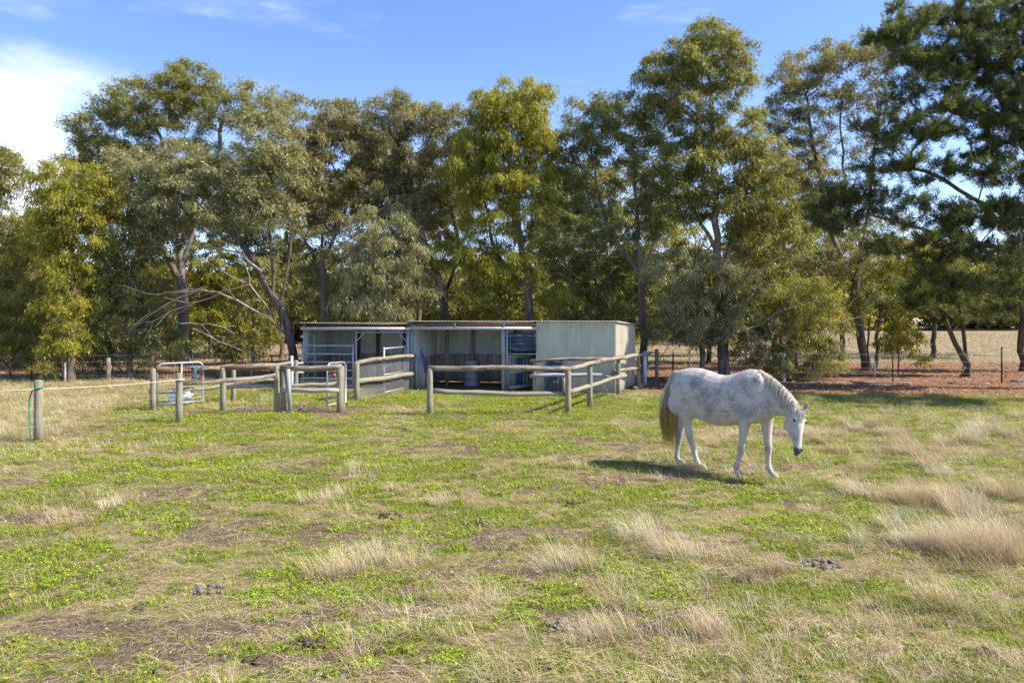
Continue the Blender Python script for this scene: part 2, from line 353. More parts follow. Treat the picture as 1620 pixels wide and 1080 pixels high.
# the prominent tufts of the photo
pr = [(487,795,.9),(528,785,.9),(560,905,1.2),(590,890,1.1),(520,915,1.3),(555,740,.7),(170,805,.7),(640,780,.7),(700,800,.9),(930,900,1),(880,905,1.1),(1015,850,1.4),(1055,870,1.3),(1075,885,1.1),
 (1000,960,.9),(970,930,.8),(1420,690,1.6),(1432,705,1.7),(1440,720,1.6),(1465,738,1.5),(1490,750,1.3),(1300,700,1.5),(1318,715,1.3),(1285,690,1.2),(1330,690,1.0),(1340,670,1.1),(1385,675,1.4),(1400,672,1.3),(1360,680,1.1),
 (1550,690,1.6),(1565,680,1.4),(1535,700,1.4),(1500,705,1.3),(1520,700,1.2),(1600,690,1.6),(1610,660,1.2),(1460,800,1.5),(1490,790,1.6),(1520,800,1.7),(1540,815,1.5),(1440,790,1.2),(1580,780,1.5),(1610,790,1.6),
 (1500,860,1.6),(1530,870,1.8),(1560,880,1.9),(1590,885,1.8),(1550,900,1.6),(1480,870,1.5),(1600,860,1.6),(1455,865,1.2),(1500,965,1.3),(1480,960,1.1),(1130,1000,1.0),(1120,1003,.9),(950,1005,1.0),(930,1010,.9),
 (1370,740,1.0),(1340,775,1.1),(1350,785,1.0),(1250,780,.8),(1150,700,.9),(1160,690,.8),(1130,705,.8),(1190,700,.9),(1100,720,.8),(1080,745,.9),(1095,750,1.0),(1280,640,.9),(1290,635,.8),(845,700,.8),(900,740,.9),(870,735,.8),(1360,860,.9),(1230,900,.9),(1040,760,.7),(640,900,.9),(600,870,.8),(765,960,.8),(1410,830,1.0)]
q = np.array([[*G(a, b)[:2], s] for a, b, s in pr]); q = np.repeat(q, 2, 0); q[1::2, :2] += rng.standard_normal((len(q)//2, 2))*.12
tufts('tussock_grass', q[:, 0], q[:, 1], q[:, 2]*.80, 190, 'pale feathery dry tussocks standing above the green grass', [S1, S3, S1, S2])
# golden grass at the left
x, y = scatter(9000, 11, 30, 0, .95); g, d, di, li, lx = masks(x, y); k = keep(lx*(1-.9*li)); x, y = x[k], y[k]
x2, y2 = rng.uniform(-20, -8, 500), rng.uniform(12.2, 13.8, 500); k2 = keep(masks(x2, y2)[4])
x = np.concatenate([x, x2[k2]]); y = np.concatenate([y, y2[k2]])
tufts('golden_grass', x, y, .45+.5*rng.random(len(x)), 44, 'tall golden dry grass behind the wire fence at the left', [(.46, .37, .22), (.36, .28, .15), (.50, .43, .29), (.33, .30, .14), (.25, .25, .09)])
# far paddock grass
x, y = scatter(9000, 31, 110, -.5, 1.0); n = len(x)
k = keep(.35+.65*(abs(x) > .05)); x, y = x[k], y[k]
i = np.repeat(np.arange(len(x)), 9); n = len(i); sz = y[i]/28
blades('paddock_grass', x[i]+.3*rng.standard_normal(n)*sz, y[i]+.3*rng.standard_normal(n)*sz, (.16+.2*rng.random(n))*np.sqrt(sz), .012*sz, .3+.6*rng.random(n), rng.random(n)*6.28, hue(n, (.48, .39, .25), .18), M_straw, 'dry pale grass of the far paddock beyond the trees', tipc=1.1)
# leaf litter
x, y = scatter(60000, 19, 38, .3, 1.0); g, d, di, li, lx = masks(x, y); k = keep(li*.8); x, y = x[k], y[k]; n = len(x)
a = rng.random(n)*6.28; r = (.03+.05*rng.random(n)); dx = np.stack([np.cos(a), np.sin(a), .3*rng.standard_normal(n)], -1); dy = np.stack([-np.sin(a)*.35, np.cos(a)*.35, .15*rng.standard_normal(n)], -1)
p = np.stack([x, y, hgt(x, y)+.02+.01*rng.random(n)], -1); V = np.stack([p-dx*r[:, None], p-dy*r[:, None], p+dx*r[:, None], p+dy*r[:, None]], 1)
tn = np.array([(.38, .18, .09), (.22, .11, .06), (.44, .27, .17), (.16, .09, .06), (.50, .39, .29)])[rng.integers(0, 5, n)]
cc = np.concatenate([np.repeat(tn[:, None, :], 4, 1), np.ones((n, 4, 1))], -1)
tag(mesh('leaf_litter', V.reshape(-1, 3), np.arange(n*4).reshape(-1, 4), M_straw, attrs={'col': ('POINT', 'FLOAT_COLOR', cc)}), 'reddish brown fallen leaves and bark under the trees', 'leaf litter', kind='stuff')
# crumbs of soil in the bare patches
x, y = scatter(26000, 3.6, 18, -.5); g, d, di, li, lx = masks(x, y); k = keep(di*.8+.04); x, y = x[k], y[k]; n = len(x)
r = (.004+.011*rng.random(n)**2)*(np.maximum(y, 5)/6)**.5
oc = np.array([(1, 0, 0), (0, 1, 0), (-1, 0, 0), (0, -1, 0), (0, 0, 1)], float)
V = np.stack([x, y, hgt(x, y)], -1)[:, None]+oc[None]*(r[:, None, None]*(1+.4*rng.standard_normal((n, 5, 3))))
b = np.arange(n)[:, None, None]*5; T = (b+np.array([(0, 1, 4), (1, 2, 4), (2, 3, 4), (3, 0, 4)])[None]).reshape(-1, 3)
tn = np.array([(.13, .095, .07), (.08, .06, .05), (.24, .18, .13), (.35, .30, .24)])[rng.integers(0, 4, n)]
cc = np.concatenate([np.repeat(tn[:, None, :], 5, 1), np.ones((n, 5, 1))], -1)
M_soil = colmat('soil_crumb', 0., .95, .1)
tag(mesh('soil_crumbs', V.reshape(-1, 3), T, M_soil, attrs={'col': ('POINT', 'FLOAT_COLOR', cc)}), 'loose brown crumbs of soil in the bare patches', 'soil', kind='stuff')

# twigs and bark strips
x, y = scatter(5000, 19.5, 36, .2, 1.0); g, d, di, li, lx = masks(x, y); k = keep(li*.8); x, y = x[k], y[k]; n = len(x)
blades('twigs', x, y, .15+.55*rng.random(n)**2, .014+.014*rng.random(n), 1.35+.22*rng.random(n), rng.random(n)*6.28, hue(n, (.26, .20, .15), .35), M_straw, 'fallen twigs and strips of bark on the leaf litter', z0=.02, curve=.04, tipc=1., cat='twigs')
# ---------------------------------------------------------------- the shed
SB, SA, SC, SD = (np.array(p) for p in ((-7.05, 23.2), (3.23, 21.3), (4.31, 23.9), (-6.85, 26.0)))
def sp(u, v, z): q = (SB*(1-u)+SA*u)*(1-v)+(SD*(1-u)+SC*u)*v; return np.array([q[0], q[1], z])
def su(px):
    k = (px-810)/F; d = SA-SB; return (k*SB[1]-SB[0])/(d[0]-k*d[1])
fd = np.append((SA-SB)/np.linalg.norm(SA-SB), 0); fn = np.array([fd[1], -fd[0], 0])       # along the front, and out of it
def sheetmat(name, c1, c2, rust=.6, rough=.5, metal=.3):
    m, nt, b, o = newmat(name)
    n = noise(nt, 2.5, 6, .65, 'Object', (1, 1, .35)); n2 = noise(nt, 7, 6, .7, 'Object', (1, 1, .5))
    c = ramp(nt, n, [(.35, c1), (.65, c2)])
    c = mixc(nt, MR(nt, n2, rust, rust+.12, 0, .75), c, (.20, .12, .07))
    geo = N(nt, 'ShaderNodeNewGeometry'); sx = N(nt, 'ShaderNodeSeparateXYZ'); nt.links.new(geo.outputs['Position'], sx.inputs[0])
    sp_ = MR(nt, M(nt, 'ADD', sx.outputs[2], M(nt, 'MULTIPLY', M(nt, 'SUBTRACT', n2, .5), .9)), .42, -.05, 0, .75); c = mixc(nt, sp_, c, (.26, .20, .14))
    n3 = noise(nt, 5, 6, .7, 'Object', (2.2, 2.2, .12)); c = mixc(nt, MR(nt, n3, .5, .72, 0, .45), c, (.25, .22, .17))
    n4 = noise(nt, .8, 2, .5); c = mixc(nt, MR(nt, n4, .4, .6, 0, .25), c, (.34, .36, .33))
    nt.links.new(c, b.inputs['Base Color']); b.inputs['Roughness'].default_value = rough; b.inputs['Metallic'].default_value = metal
    bump(nt, b, noise(nt, 1.6, 3, .5), .35, .05)
    return m
M_green = sheetmat('pale_green_sheet', (.44, .425, .33), (.56, .535, .42), .64)
M_gable = sheetmat('beige_sheet', (.42, .36, .28), (.55, .48, .38), .62)
M_zinc = sheetmat('zinc_sheet', (.52, .55, .52), (.66, .69, .66), .66, metal=.1)
M_roof = sheetmat('roof_sheet', (.42, .43, .42), (.60, .60, .58), .60)
def corr(p0, p1, z0, z1, z0b=None, z1b=None, pitch=.078, amp=.011, nrm=None):
    """corrugated sheet standing from p0 to p1 (xy), ribs vertical."""
    p0 = np.asarray(p0[:2], float); p1 = np.asarray(p1[:2], float); L = np.linalg.norm(p1-p0); n = max(int(L/pitch*6), 6)
    t = np.linspace(0, 1, n+1); d = (p1-p0)/L; nr = np.array([d[1], -d[0]])
    off = amp*np.sin(t*L/pitch*2*math.pi)
    xy = p0+t[:, None]*(p1-p0)+off[:, None]*nr
    za = z0+(0 if z0b is None else (z0b-z0))*t; zb = z1+(0 if z1b is None else (z1b-z1))*t
    V = np.concatenate([np.c_[xy, za], np.c_[xy, zb]]); i = np.arange(n)
    return V, np.stack([i, i+1, i+n+2, i+n+1], -1)
shed = empty('horse_shed', sp(.5, .5, 0), 'long low horse shed with open stalls and a pale corrugated iron room', 'shed')
def cor(name, p0, p1, z0, z1, mat, **k): V, Q = corr(p0, p1, z0, z1, **k); return mesh(name, V, Q, mat, shed, smooth=True)
uw, uc, ud = su(848), su(651), su(800)
def aw(p, d=.03): return p+fn*d
cor('front_wall', sp(uw, 0, 0), sp(1, 0, 0), .02, 2.215, M_green, z1b=2.235)['label'] = 'pale green corrugated front wall of the enclosed room'
cor('gable_wall', sp(1, 0, 0), sp(1, 1, 0), .02, 2.23, M_gable, z1b=2.1, amp=.006)['label'] = 'sunlit corrugated end wall'
cor('back_wall', sp(0, 1, 0), sp(1, 1, 0), 1.02, 2.02, M_zinc, z1b=2.08)
cor('side_wall', sp(0, 0, 0), sp(0, 1, 0), .92, 2.10, M_zinc, z1b=2.02)
cor('partition_wall', sp(uc+.004, .04, 0), sp(uc+.004, .98, 0), .98, 2.1, M_zinc)
cor('partition_wall', sp(uw, .02, 0), sp(uw, .98, 0), .02, 2.15, M_zinc)
# plank walls
def planks(name, p0, p1, z0, z1, mat, w=.16, seed=1, jag=.05, parent=None, th=.02):
    r = np.random.default_rng(seed); p0 = np.asarray(p0, float); p1 = np.asarray(p1, float); L = np.linalg.norm((p1-p0)[:2]); n = max(int(L/w), 2)
    d = (p1-p0)/L; d[2] = 0; nr = np.array([d[1], -d[0], 0]); b = MB()
    for i in range(n):
        c = p0+(p1-p0)*((i+.5)/n); a, e = z0+r.random()*.02, z1-r.random()*jag
        b.box(c*[1, 1, 0]+[0, 0, (a+e)/2]+nr*r.normal()*.006, d*(L/n/2-.0015), nr*th/2, (0, 0, (e-a)/2))
    return b.build(name, mat, shed if parent is None else parent)
M_plank2 = simple('bluish_plank', (.22, .22, .235), (.42, .41, .42), 4, .85, 0, (9, 9, .5), .4)
bk = (SC-SD)/np.linalg.norm(SC-SD); bn = np.array([bk[1], -bk[0], 0])
planks('plank_wall', sp(.005, 1, 0)+bn*.06, sp(uw, 1, 0)+bn*.06, .02, 1.06, M_plankw, .17, 2)
planks('plank_wall', sp(0, .02, 0)+fd*.05, sp(0, .97, 0)+fd*.05, .02, .98, M_plankw, .17, 3)
planks('plank_wall', sp(uc+.012, .05, 0), sp(uc+.012, .97, 0), .02, 1.03, M_plankw, .17, 4)
planks('plank_wall', sp(su(655.5), .0, 0), sp(su(673), .0, 0), .03, 1.07, M_plank2, .12, 5, .02)['label'] = 'short bluish grey plank panel beside the green treated post'
planks('plank_wall', sp(ud, .05, 0), sp(ud, .97, 0), .02, 1.6, M_plank, .17, 8)
# posts, pipes and beams
b = MB()
def vpost(px, z1, rx, mat, name='post', v=0., out=0., z0=-.05, sq=False, seed=0):
    b = MB(); p = sp(su(px), v, 0)+fn*out; r = np.random.default_rng(seed+int(px))
    if sq: b.box(p+[0, 0, (z0+z1)/2], fd*rx, fn*rx, (0, 0, (z1-z0)/2))
    else: b.tube([p+[0, 0, z0], p+[0, 0, z1*.5], p+[r.normal()*.01, 0, z1]], rx, 10, jit=.03, rg=r)
    return b.build(name, mat, shed, smooth=not sq)
M_gpost = simple('green_treated_post', (.15, .19, .15), (.27, .32, .26), 4, .85, 0, (6, 6, .6), .4)
vpost(651.5, 2.14, .07, M_gpost, out=.02); vpost(492, 2.1, .075, M_gpost, v=.12)
vpost(797, 2.15, .07, M_plank2, out=.02)
for px, v, m in ((526, .97, M_brown), (557, .97, M_brown), (684, .55, M_timber), (712, .94, M_plank), (780, .93, M_brown), (632, .94, M_brown), (600, .97, M_brown)):
    vpost(px, 2.08, .065, m, v=v)
for px in (482.5, 647.2): vpost(px, 2.1, .025, M_steel, 'pipe_post', out=.09)
vpost(803.2, 2.18, .022, M_steel, 'pipe_post', out=.08)
b = MB(); 
for a, e, z in ((0, uc, 1.99), (uc, su(851), 2.01)):
    p, q = sp(a, 0, z)-fd*(.08 if a == 0 else 0)+fn*.13, sp(e, 0, z+.0)+fn*.13
    b.bar(p, q, .012, .095); b.bar(p+[0, 0, .052]-fn*.02, q+[0, 0, .052]-fn*.02, .055, .008)
b.build('front_beam', simple('pale_steel_beam', (.38, .37, .41), (.50, .48, .52), 6, .5, .2), shed)
b = MB()
b.bar(sp(0, .03, 2.125)-fd*.05, sp(uc, .03, 2.125), .05, .07); b.bar(sp(uc, .03, 2.17), sp(uw, .03, 2.18), .05, .075)
b.bar(sp(0, .97, 2.03), sp(1, .97, 2.06), .06, .08); b.bar(sp(0, .5, 2.07), sp(1, .5, 2.1), .05, .07)
b.build('purlin', M_brown, shed)
for px in (484, 566, 648, 721, 797):
    b = MB(); u = su(px); b.bar(sp(u, -.06, 2.09), sp(u, .98, 1.99), .045, .09); b.build('rafter', M_brown, shed)
for px in (722, 799): 
    b = MB(); p = sp(su(px), 0, 2.12)+fn*.155; b.box(p, fd*.03, fn*.01, (0, 0, .07)); b.build('bracket', M_steel, shed)
# roof sheets, ribs running front to back
def roof(u0, u1, zf, zb, lift=0.):
    P0, P1 = sp(u0, -.07, zf+lift), sp(u1, -.07, zf+lift); Q0, Q1 = sp(u0, 1.04, zb+lift), sp(u1, 1.04, zb+lift)
    L = np.linalg.norm(P1-P0); n = int(L/.078*6); t = np.linspace(0, 1, n+1); z = .011*np.sin(t*L/.078*2*math.pi)
    E0 = P0+t[:, None]*(P1-P0)+np.c_[0*t, 0*t, z]; E1 = Q0+t[:, None]*(Q1-Q0)+np.c_[0*t, 0*t, z]
    i = np.arange(n); m = n+1
    V = np.concatenate([E0, E1, E0-[0, 0, .004], E1-[0, 0, .004]])
    return mesh('roof_sheet', V, np.concatenate([np.stack([i, i+1, i+m+1, i+m], -1), np.stack([i+2*m, i+3*m, i+3*m+1, i+2*m+1], -1), np.stack([i, i+2*m, i+2*m+1, i+1], -1)]), M_roof, shed, smooth=False)
roof(-.012, uc+.004, 2.185, 2.09); roof(uc-.006, 1.008, 2.245, 2.12)
# dutch door: upper leaf closed, lower leaf open inwards
m, nt, bb, oo = newmat('peeling_blue_paint')
n = noise(nt, 3.2, 8, .75, 'Object', (.35, 1, 3.2)); n2 = noise(nt, 9, 6, .7, 'Object', (.5, 1, 2))
cc = mixc(nt, MR(nt, n, .55, .60), mixc(nt, n2, (.02, .035, .07), (.055, .08, .12)), (.42, .40, .38)); cc = mixc(nt, MR(nt, n, .66, .70), cc, (.30, .17, .11))
nt.links.new(cc, bb.inputs['Base Color']); bb.inputs['Roughness'].default_value = .7; M_peel = m
M_blue = simple('blue_board', (.04, .10, .20), (.08, .17, .30), 5, .7, 0, (6, 6, .6), .3)
door = empty('stable_door', sp(su(826), 0, 0)); door.parent = shed; door.location = tuple(sp(su(826), 0, 0)-np.array(shed.location))
b = MB(); z = 1.27
for k in range(4): b.box((sp(su(804.5), 0, 0)+sp(su(847), 0, 0))/2+[0, 0, 1.36+.145*k]+fn*(.0+.004*(k % 2)), fd*.45*.97, fn*.014, (0, 0, .069))
for px in (807, 846): b.box(sp(su(px), 0, 1.58)+fn*.03, fd*.05, fn*.012, (0, 0, .29))
b.build('upper_leaf', M_peel, door)
b = MB(); b.tube([sp(su(802), 0, 1.20)+fn*.03, sp(su(848), 0, 1.195)+fn*.03], .018, 8); b.build('crossbar', M_steel, door)
h, e = sp(su(803), 0, 0)-fn*.06, sp(su(840), .55, 0)
dd = (e-h)/np.linalg.norm(e-h); dn = np.array([dd[1], -dd[0], 0]); DL = np.linalg.norm(e-h)
for k in range(10):
    b = MB(); b.box(h+dd*DL*((k+.7)/10.6)+[0, 0, .62], dd*(DL/21.5-.006), dn*.012, (0, 0, .52)); b.build('plank', M_blue if k in (2, 3) else (M_plank2 if k % 2 else M_plank), door)
b = MB(); b.box(h+dd*.035+[0, 0, .64]+dn*.02, dd*.04, dn*.022, (0, 0, .56)); b.bar(h+[0, 0, .10]+dn*.03, e+[0, 0, .10]+dn*.03, .03, .10); b.bar(h+[0, 0, .60]+dn*.03, e+[0, 0, .60]+dn*.03, .03, .12); b.bar(h+[0, 0, 1.1]+dn*.03, e+[0, 0, 1.1]+dn*.03, .03, .10)
b.build('door_frame', M_plank2, door)
# steel portal and gates
tk = lambda p: np.asarray(p, float)
pf = empty('portal_frame', sp(su(605), 0, 0), 'galvanised pipe portal with corner braces standing in the middle of the left stalls', 'gate frame')
a, e = sp(su(565), 0, 0)+fn*.07, sp(su(645), 0, 0)+fn*.07
for q in (a, e): b = MB(); b.tube([q+[0, 0, -.05], q+[0, 0, 2.02 if q is a else 1.93]], .024, 8); b.build('upright', M_steel, pf, smooth=True)
b = MB(); b.tube([a+[0, 0, 1.86], e+[0, 0, 1.88]], .022, 8); b.build('crossbar', M_steel, pf, smooth=True)
for q, s in ((a, 1), (e, -1)): b = MB(); b.tube([q+[0, 0, 1.55], q+fd*s*.27+[0, 0, 1.85]], .017, 8); b.build('brace', M_steel, pf, smooth=True)
def railgate(name, p, q, zs, label, cat='gate', r=.022, zt=None, chain=False):
    g = empty(name, p, label, cat)
    for w_ in (p, q): b = MB(); b.tube([w_+[0, 0, zs[-1]-.04], w_+[0, 0, (zt or zs[0])+.05]], r*1.1, 8); b.build('upright', M_steel, g, smooth=True)
    for z in zs: b = MB(); b.tube([p+[0, 0, z], q+[0, 0, z]], r, 8); b.build('rail', M_steel, g, smooth=True)
    return g
railgate('stall_gate', sp(su(481), 0, 0)+fn*.12, sp(su(561), 0, 0)+fn*.12, [1.42, 1.14, .87, .6, .33, .1], 'closed six rail steel gate across the left end stall of the shed', r=.024)
hp = sp(su(642), 0, 0)+fn*.10; np_ = np.array([gx(607.5, 20.9), 20.9, 0])
railgate('stall_gate', hp, np_, [1.40, 1.13, .87, .6, .33, .06], 'six rail steel gate swung open towards the camera beside the portal frame', r=.024)
# things about the shed
def drum():
    p = sp(su(725), .55, 0); b = MB(); z = [0, .02, .04, .26, .28, .30, .32, .54, .56, .58, .60, .84, .86, .88]
    r = [.28, .29, .285, .285, .297, .297, .285, .285, .297, .297, .285, .285, .29, .275]
    b.tube([p+[0, 0, q] for q in z], r, 24); o = b.build('drum', simple('dull_blue_drum', (.16, .20, .21), (.26, .30, .30), 4, .5, .2, c3=(.22, .17, .12)), smooth=False)
    tag(o, 'dull blue grey steel drum standing in the middle stall of the shed', 'drum')
drum()
for px, w_, m, h_, tl, lb in ((868, .20, M_blue, .9, .10, 'narrow blue board leaning on the pale green wall, left of the wide dark panel'), (879, .50, M_peel, 1.02, .16, 'wide dark blue boarded panel leaning on the pale green shed wall'), (893, .09, simple('raw_stick', (.3, .22, .14), (.45, .34, .22), 6, .8), .55, .2, 'short tan stick leaning beside the dark blue panel')):
    p = sp(su(px), 0, 0)+fn*(tl+.05); r = empty('leaning_board', p, lb, 'board'); n = max(int(w_/.12), 1)
    for k in range(n):
        c = p+fd*(k-(n-1)/2)*w_/n; b = MB(); b.bar(c, c-fn*tl+[0, 0, h_-.04*((k*7) % 3)], w_/n-.008, .025, up=fn); b.build('board', m, r)
b = MB(); p = sp(su(668.5), 0, 0)+fn*.05
pts = [p+fd*(-.06+.16*t+.05*math.sin(t*3.1))+[0, 0, 1.32-.78*t] for t in np.linspace(0, 1, 14)]
b.tube(pts, [.012+.035*math.sin(math.pi*t**.8) for t in np.linspace(0, 1, 14)], 8); b.tube([q+fn*.02+fd*.025 for q in pts[1:-2]], .013, 6)
tag(b.build('lead_rope', simple('purple_webbing', (.05, .03, .22), (.11, .06, .36), 9, .8), smooth=True), 'purple halter rope hanging by the short plank panel of the shed', 'rope')
# ---------------------------------------------------------------- timber yards, gates and wire fences
def gpost(parent, px, py, top, r=.078, mat=None, Y=None, name='post', lean=0, seed=None, n=12):
    r *= .93
    Y = F*CH/(py-HOR) if Y is None else Y; x = gx(px, Y); zt = CH-(top-HOR)/F*Y; g = np.random.default_rng(int(px*7)); b = MB()
    base = np.array([x, Y, -.12])
    P = [[x, Y, -.12], [x, Y, zt*.35], [x+lean*.6, Y, zt*.75], [x+lean, Y, zt-.012], [x+lean, Y, zt]]
    b.tube(P, [r*1.05, r*1.02, r*.98, r*.96, r*.86], n, jit=.035, rg=g)
    o = b.build(name, mat or M_post, parent, loc=(x, Y, 0), smooth=True); return np.array([x, Y, zt])
def dummy(): pass
def rail(parent, a, b_, r=.065, mat=None, name='rail', sag=0, seed=0, r2=None):
    r *= .9
    a = np.asarray(a, float); b_ = np.asarray(b_, float); L = np.linalg.norm(b_-a); g = np.random.default_rng(int(abs(a[0]*97+b_[2]*53))+seed); n = max(int(L/.35), 4)
    t = np.linspace(0, 1, n+1); ph = g.random(3)*6
    wob = np.stack([0*t, 0*t, .022*np.sin(t*4+ph[0])-.022*np.sin(ph[0])*(1-t)-.022*np.sin(4+ph[0])*t+.010*np.sin(t*12+ph[1])-sag*4*t*(1-t)], -1)
    P = a+t[:, None]*(b_-a)+wob; rr_ = (r+((r2 or r*.9)-r)*t)*(1+.07*g.standard_normal(n+1))
    b = MB(); b.tube(P, rr_, 12, jit=.065, rg=g); c = (a+b_)/2
    # local frame with z along the rail, so that the grain runs lengthwise
    V = np.concatenate(b.V)-c; z = (b_-a)/L; q = Vector(z).to_track_quat('Z', 'Y'); Rm = np.array(q.to_matrix())
    b.V = [V@Rm]; o = b.build(name, mat or M_timber, parent, world=False, smooth=True)
    off = np.zeros(3)
    if parent is not None: off = np.array(parent.location)
    o.location = tuple(c-off); o.rotation_mode = 'QUATERNION'; o.rotation_quaternion = q
    return o
Y_ = lambda py: F*CH/(py-HOR)
def pt(px, py, Y): return W(px, py, Y)
# left yard
LY = empty('yard_fence', G(353, 652), 'weathered post and rail yard fence left of the shed, between the two tubular gates', 'fence')
gpost(LY, 242, 649, 583, .075); gpost(LY, 353, 652, 581, .078); gpost(LY, 369.5, 635, 585, .068)
gpost(LY, 438, 652, 579, .072); gpost(LY, 448.5, 651.5, 586, .075); gpost(LY, 537.5, 652, 579, .08); gpost(LY, 541.6, 650, 580, .06)
gpost(LY, 283.5, 669, 590, .08)
b = MB(); p = G(457.5, 653); b.box(p+[0, 0, .5], (.045, 0, 0), (0, .03, 0), (-.03, 0, .58)); b.build('post', M_plank2, LY)
rail(LY, pt(247, 584, 17.3), pt(369, 579, 19.1), .075, M_brown)
rail(LY, pt(322, 584, 18.0)+[0, -.14, .03], pt(371, 579, 18.95), .06)
rail(LY, pt(371, 580, 19.1), pt(460, 574.5, 20.4), .066)
rail(LY, pt(349, 583, 16.9), pt(443, 582, 16.9), .06, M_brown)
rail(LY, pt(290, 606.5, 15.3)+[0, -.09, 0], pt(438, 593, 16.9)+[0, -.13, 0], .058)
rail(LY, pt(236, 620, 17.35), pt(369, 608, 19.0), .058); rail(LY, pt(369, 607, 19.1)+[0, -.1, 0], pt(436, 600, 20.2), .05)
rail(LY, pt(355, 613, 16.95), pt(436, 609.5, 17.05), .055, M_plank)
rail(LY, pt(444, 582, 16.95), pt(540, 580, 16.9), .078); rail(LY, pt(448, 617, 16.85), pt(536, 617, 16.8), .07, M_plank)
rail(LY, pt(450, 612, 18.8), pt(532, 607, 19.4), .065, M_post)
b = MB(); b.tube([G(469, 652)+[0, 0, .02], pt(490, 634, 17.6)], .018, 6); tag(b.build('fallen_stick', M_timber), 'thin stick propped in the grass inside the left yard', 'stick')
# yard rails and chain link running to the shed
CF = empty('chain_link_fence', G(564, 635), 'two round rails with diamond wire mesh joining a timber post to the shed', 'fence')
gpost(CF, 564, 635.5, 572, .085)
e1 = sp(su(652), 0, 0)
rail(CF, pt(566, 573.5, 19.1), [e1[0]+.1, e1[1]-.12, 1.10], .085, None); rail(CF, pt(566, 602.5, 19.1), [e1[0]+.1, e1[1]-.12, .53], .075, M_post)
m, nt, bb, oo = newmat('wire'); bb.inputs['Base Color'].default_value = (.45, .45, .45, 1); bb.inputs['Metallic'].default_value = .5; bb.inputs['Roughness'].default_value = .5; M_wire = m
a = np.array([gx(567, 19.2), 19.2, 0]); e = np.array([e1[0], e1[1]-.1, 0]); dL = np.linalg.norm(e-a); dv = (e-a)/dL; b = MB(); H = 1.08; s = .085
for k in np.arange(-H, dL, s):
    for sg in (1, -1):
        u0, z0, u1, z1 = k, (0 if sg > 0 else H), k+H, (H if sg > 0 else 0)
        if u0 < 0: z0 += sg*(-u0); u0 = 0
        if u1 > dL: z1 -= sg*(u1-dL); u1 = dL
        b.tube([a+dv*u0+[0, 0, z0+.02], a+dv*u1+[0, 0, z1+.02]], .0032, 3, cap=False)
b.build('wire_mesh', M_wire, CF)
# right yard
RY = empty('yard_fence', G(898, 654), 'round timber fence before the middle stalls, turning back past the shed corner', 'fence')
gpost(RY, 680, 657, 583, .082); gpost(RY, 898.5, 654, 586, .082); gpost(RY, 933, 644, 576, .075); gpost(RY, 978, 625, 568, .075); gpost(RY, 1010, 614, 565, .07)
y0, y1, y2, y3, y4 = Y_(657), Y_(654), Y_(644), Y_(625), Y_(614)
rail(RY, pt(677, 583, y0), pt(903, 583.5, y1), .078); rail(RY, pt(684, 618, y0)+[0, .05, 0], pt(896, 624, y1)+[0, .05, 0], .062, M_post)
rail(RY, pt(902, 583, y1)+[0, 0, 0], pt(940, 573, y2), .068, M_post); rail(RY, pt(936, 574.5, y2), pt(986, 566, y3), .072)
rail(RY, pt(980, 567, y3), pt(1028, 560, y4+1.2), .066, M_post)
rail(RY, pt(902, 620, y1), pt(989, 593, y3)+[0, -.12, 0], .062, M_post); rail(RY, pt(969, 589, y3), pt(1012, 583, y4), .066)
RR = empty('yard_fence', np.array([gx(845, 20.7), 20.7, 0]), 'short two rail timber fence close in front of the pale green shed wall', 'fence')
gpost(RR, 845.5, 0, 571, .062, M_post, Y=20.7)
rail(RR, pt(838, 571, 20.65), pt(981, 567.5, y3+.05), .062); rail(RR, pt(838, 594.5, 20.6), pt(972, 594.5, y3+.03), .068, M_plank2)
# corner beyond the shed
EF = empty('end_fence', G(1020, 608), 'pale grey upright and a thick post joined by a steel pipe, right of the shed', 'fence')
b = MB(); p = G(1020, 608.5); b.box(p+[0, 0, .52], (.065, 0, 0), (0, .05, 0), (0, 0, .60)); b.build('post', simple('pale_painted_post', (.45, .47, .54), (.62, .62, .66), 6, .7, 0, (4, 4, .7)), EF)
gpost(EF, 1039, 601, 552, .075, M_gpost)
b = MB(); b.tube([pt(1018, 558, 24)+[0, 0, .03], pt(1043, 557.5, 25.8)], .03, 8); b.build('rail', M_steel, EF, smooth=True)
b = MB(); b.tube([pt(1001, 588, 23.5), G(1018, 609)], .028, 8); b.build('brace', M_steel, EF, smooth=True)
SF = empty('side_fence', np.array([gx(464, 22), 22, 0]), 'short grey fence with a white topped post at the left end of the shed', 'fence')
gpost(SF, 461.5, 0, 563, .055, simple('white_topped_post', (.5, .48, .46), (.68, .66, .64), 7, .8), Y=21.9); gpost(SF, 468.5, 0, 570, .07, M_gpost, Y=21.6)
for py in (574, 589): rail(SF, pt(455, py, 21.7), sp(0, 0, 0)*[1, 1, 0]+[.05, 0, CH-(py+1-HOR)/F*23.1], .05, M_plank)
b = MB()
for k in range(5): 
    z = .1+.09*k; b.tube([pt(450, 600, 21.2)*[1, 1, 0]+[0, 0, z], pt(562, 600, 21.6)*[1, 1, 0]+[0, 0, z]], .003, 3, cap=False)
for k in range(28): x = gx(450, 21.2)+k*.08; b.tube([[x, 21.25, .05], [x, 21.25, .5]], .003, 3, cap=False)
b.build('wire_mesh', M_wire, SF)
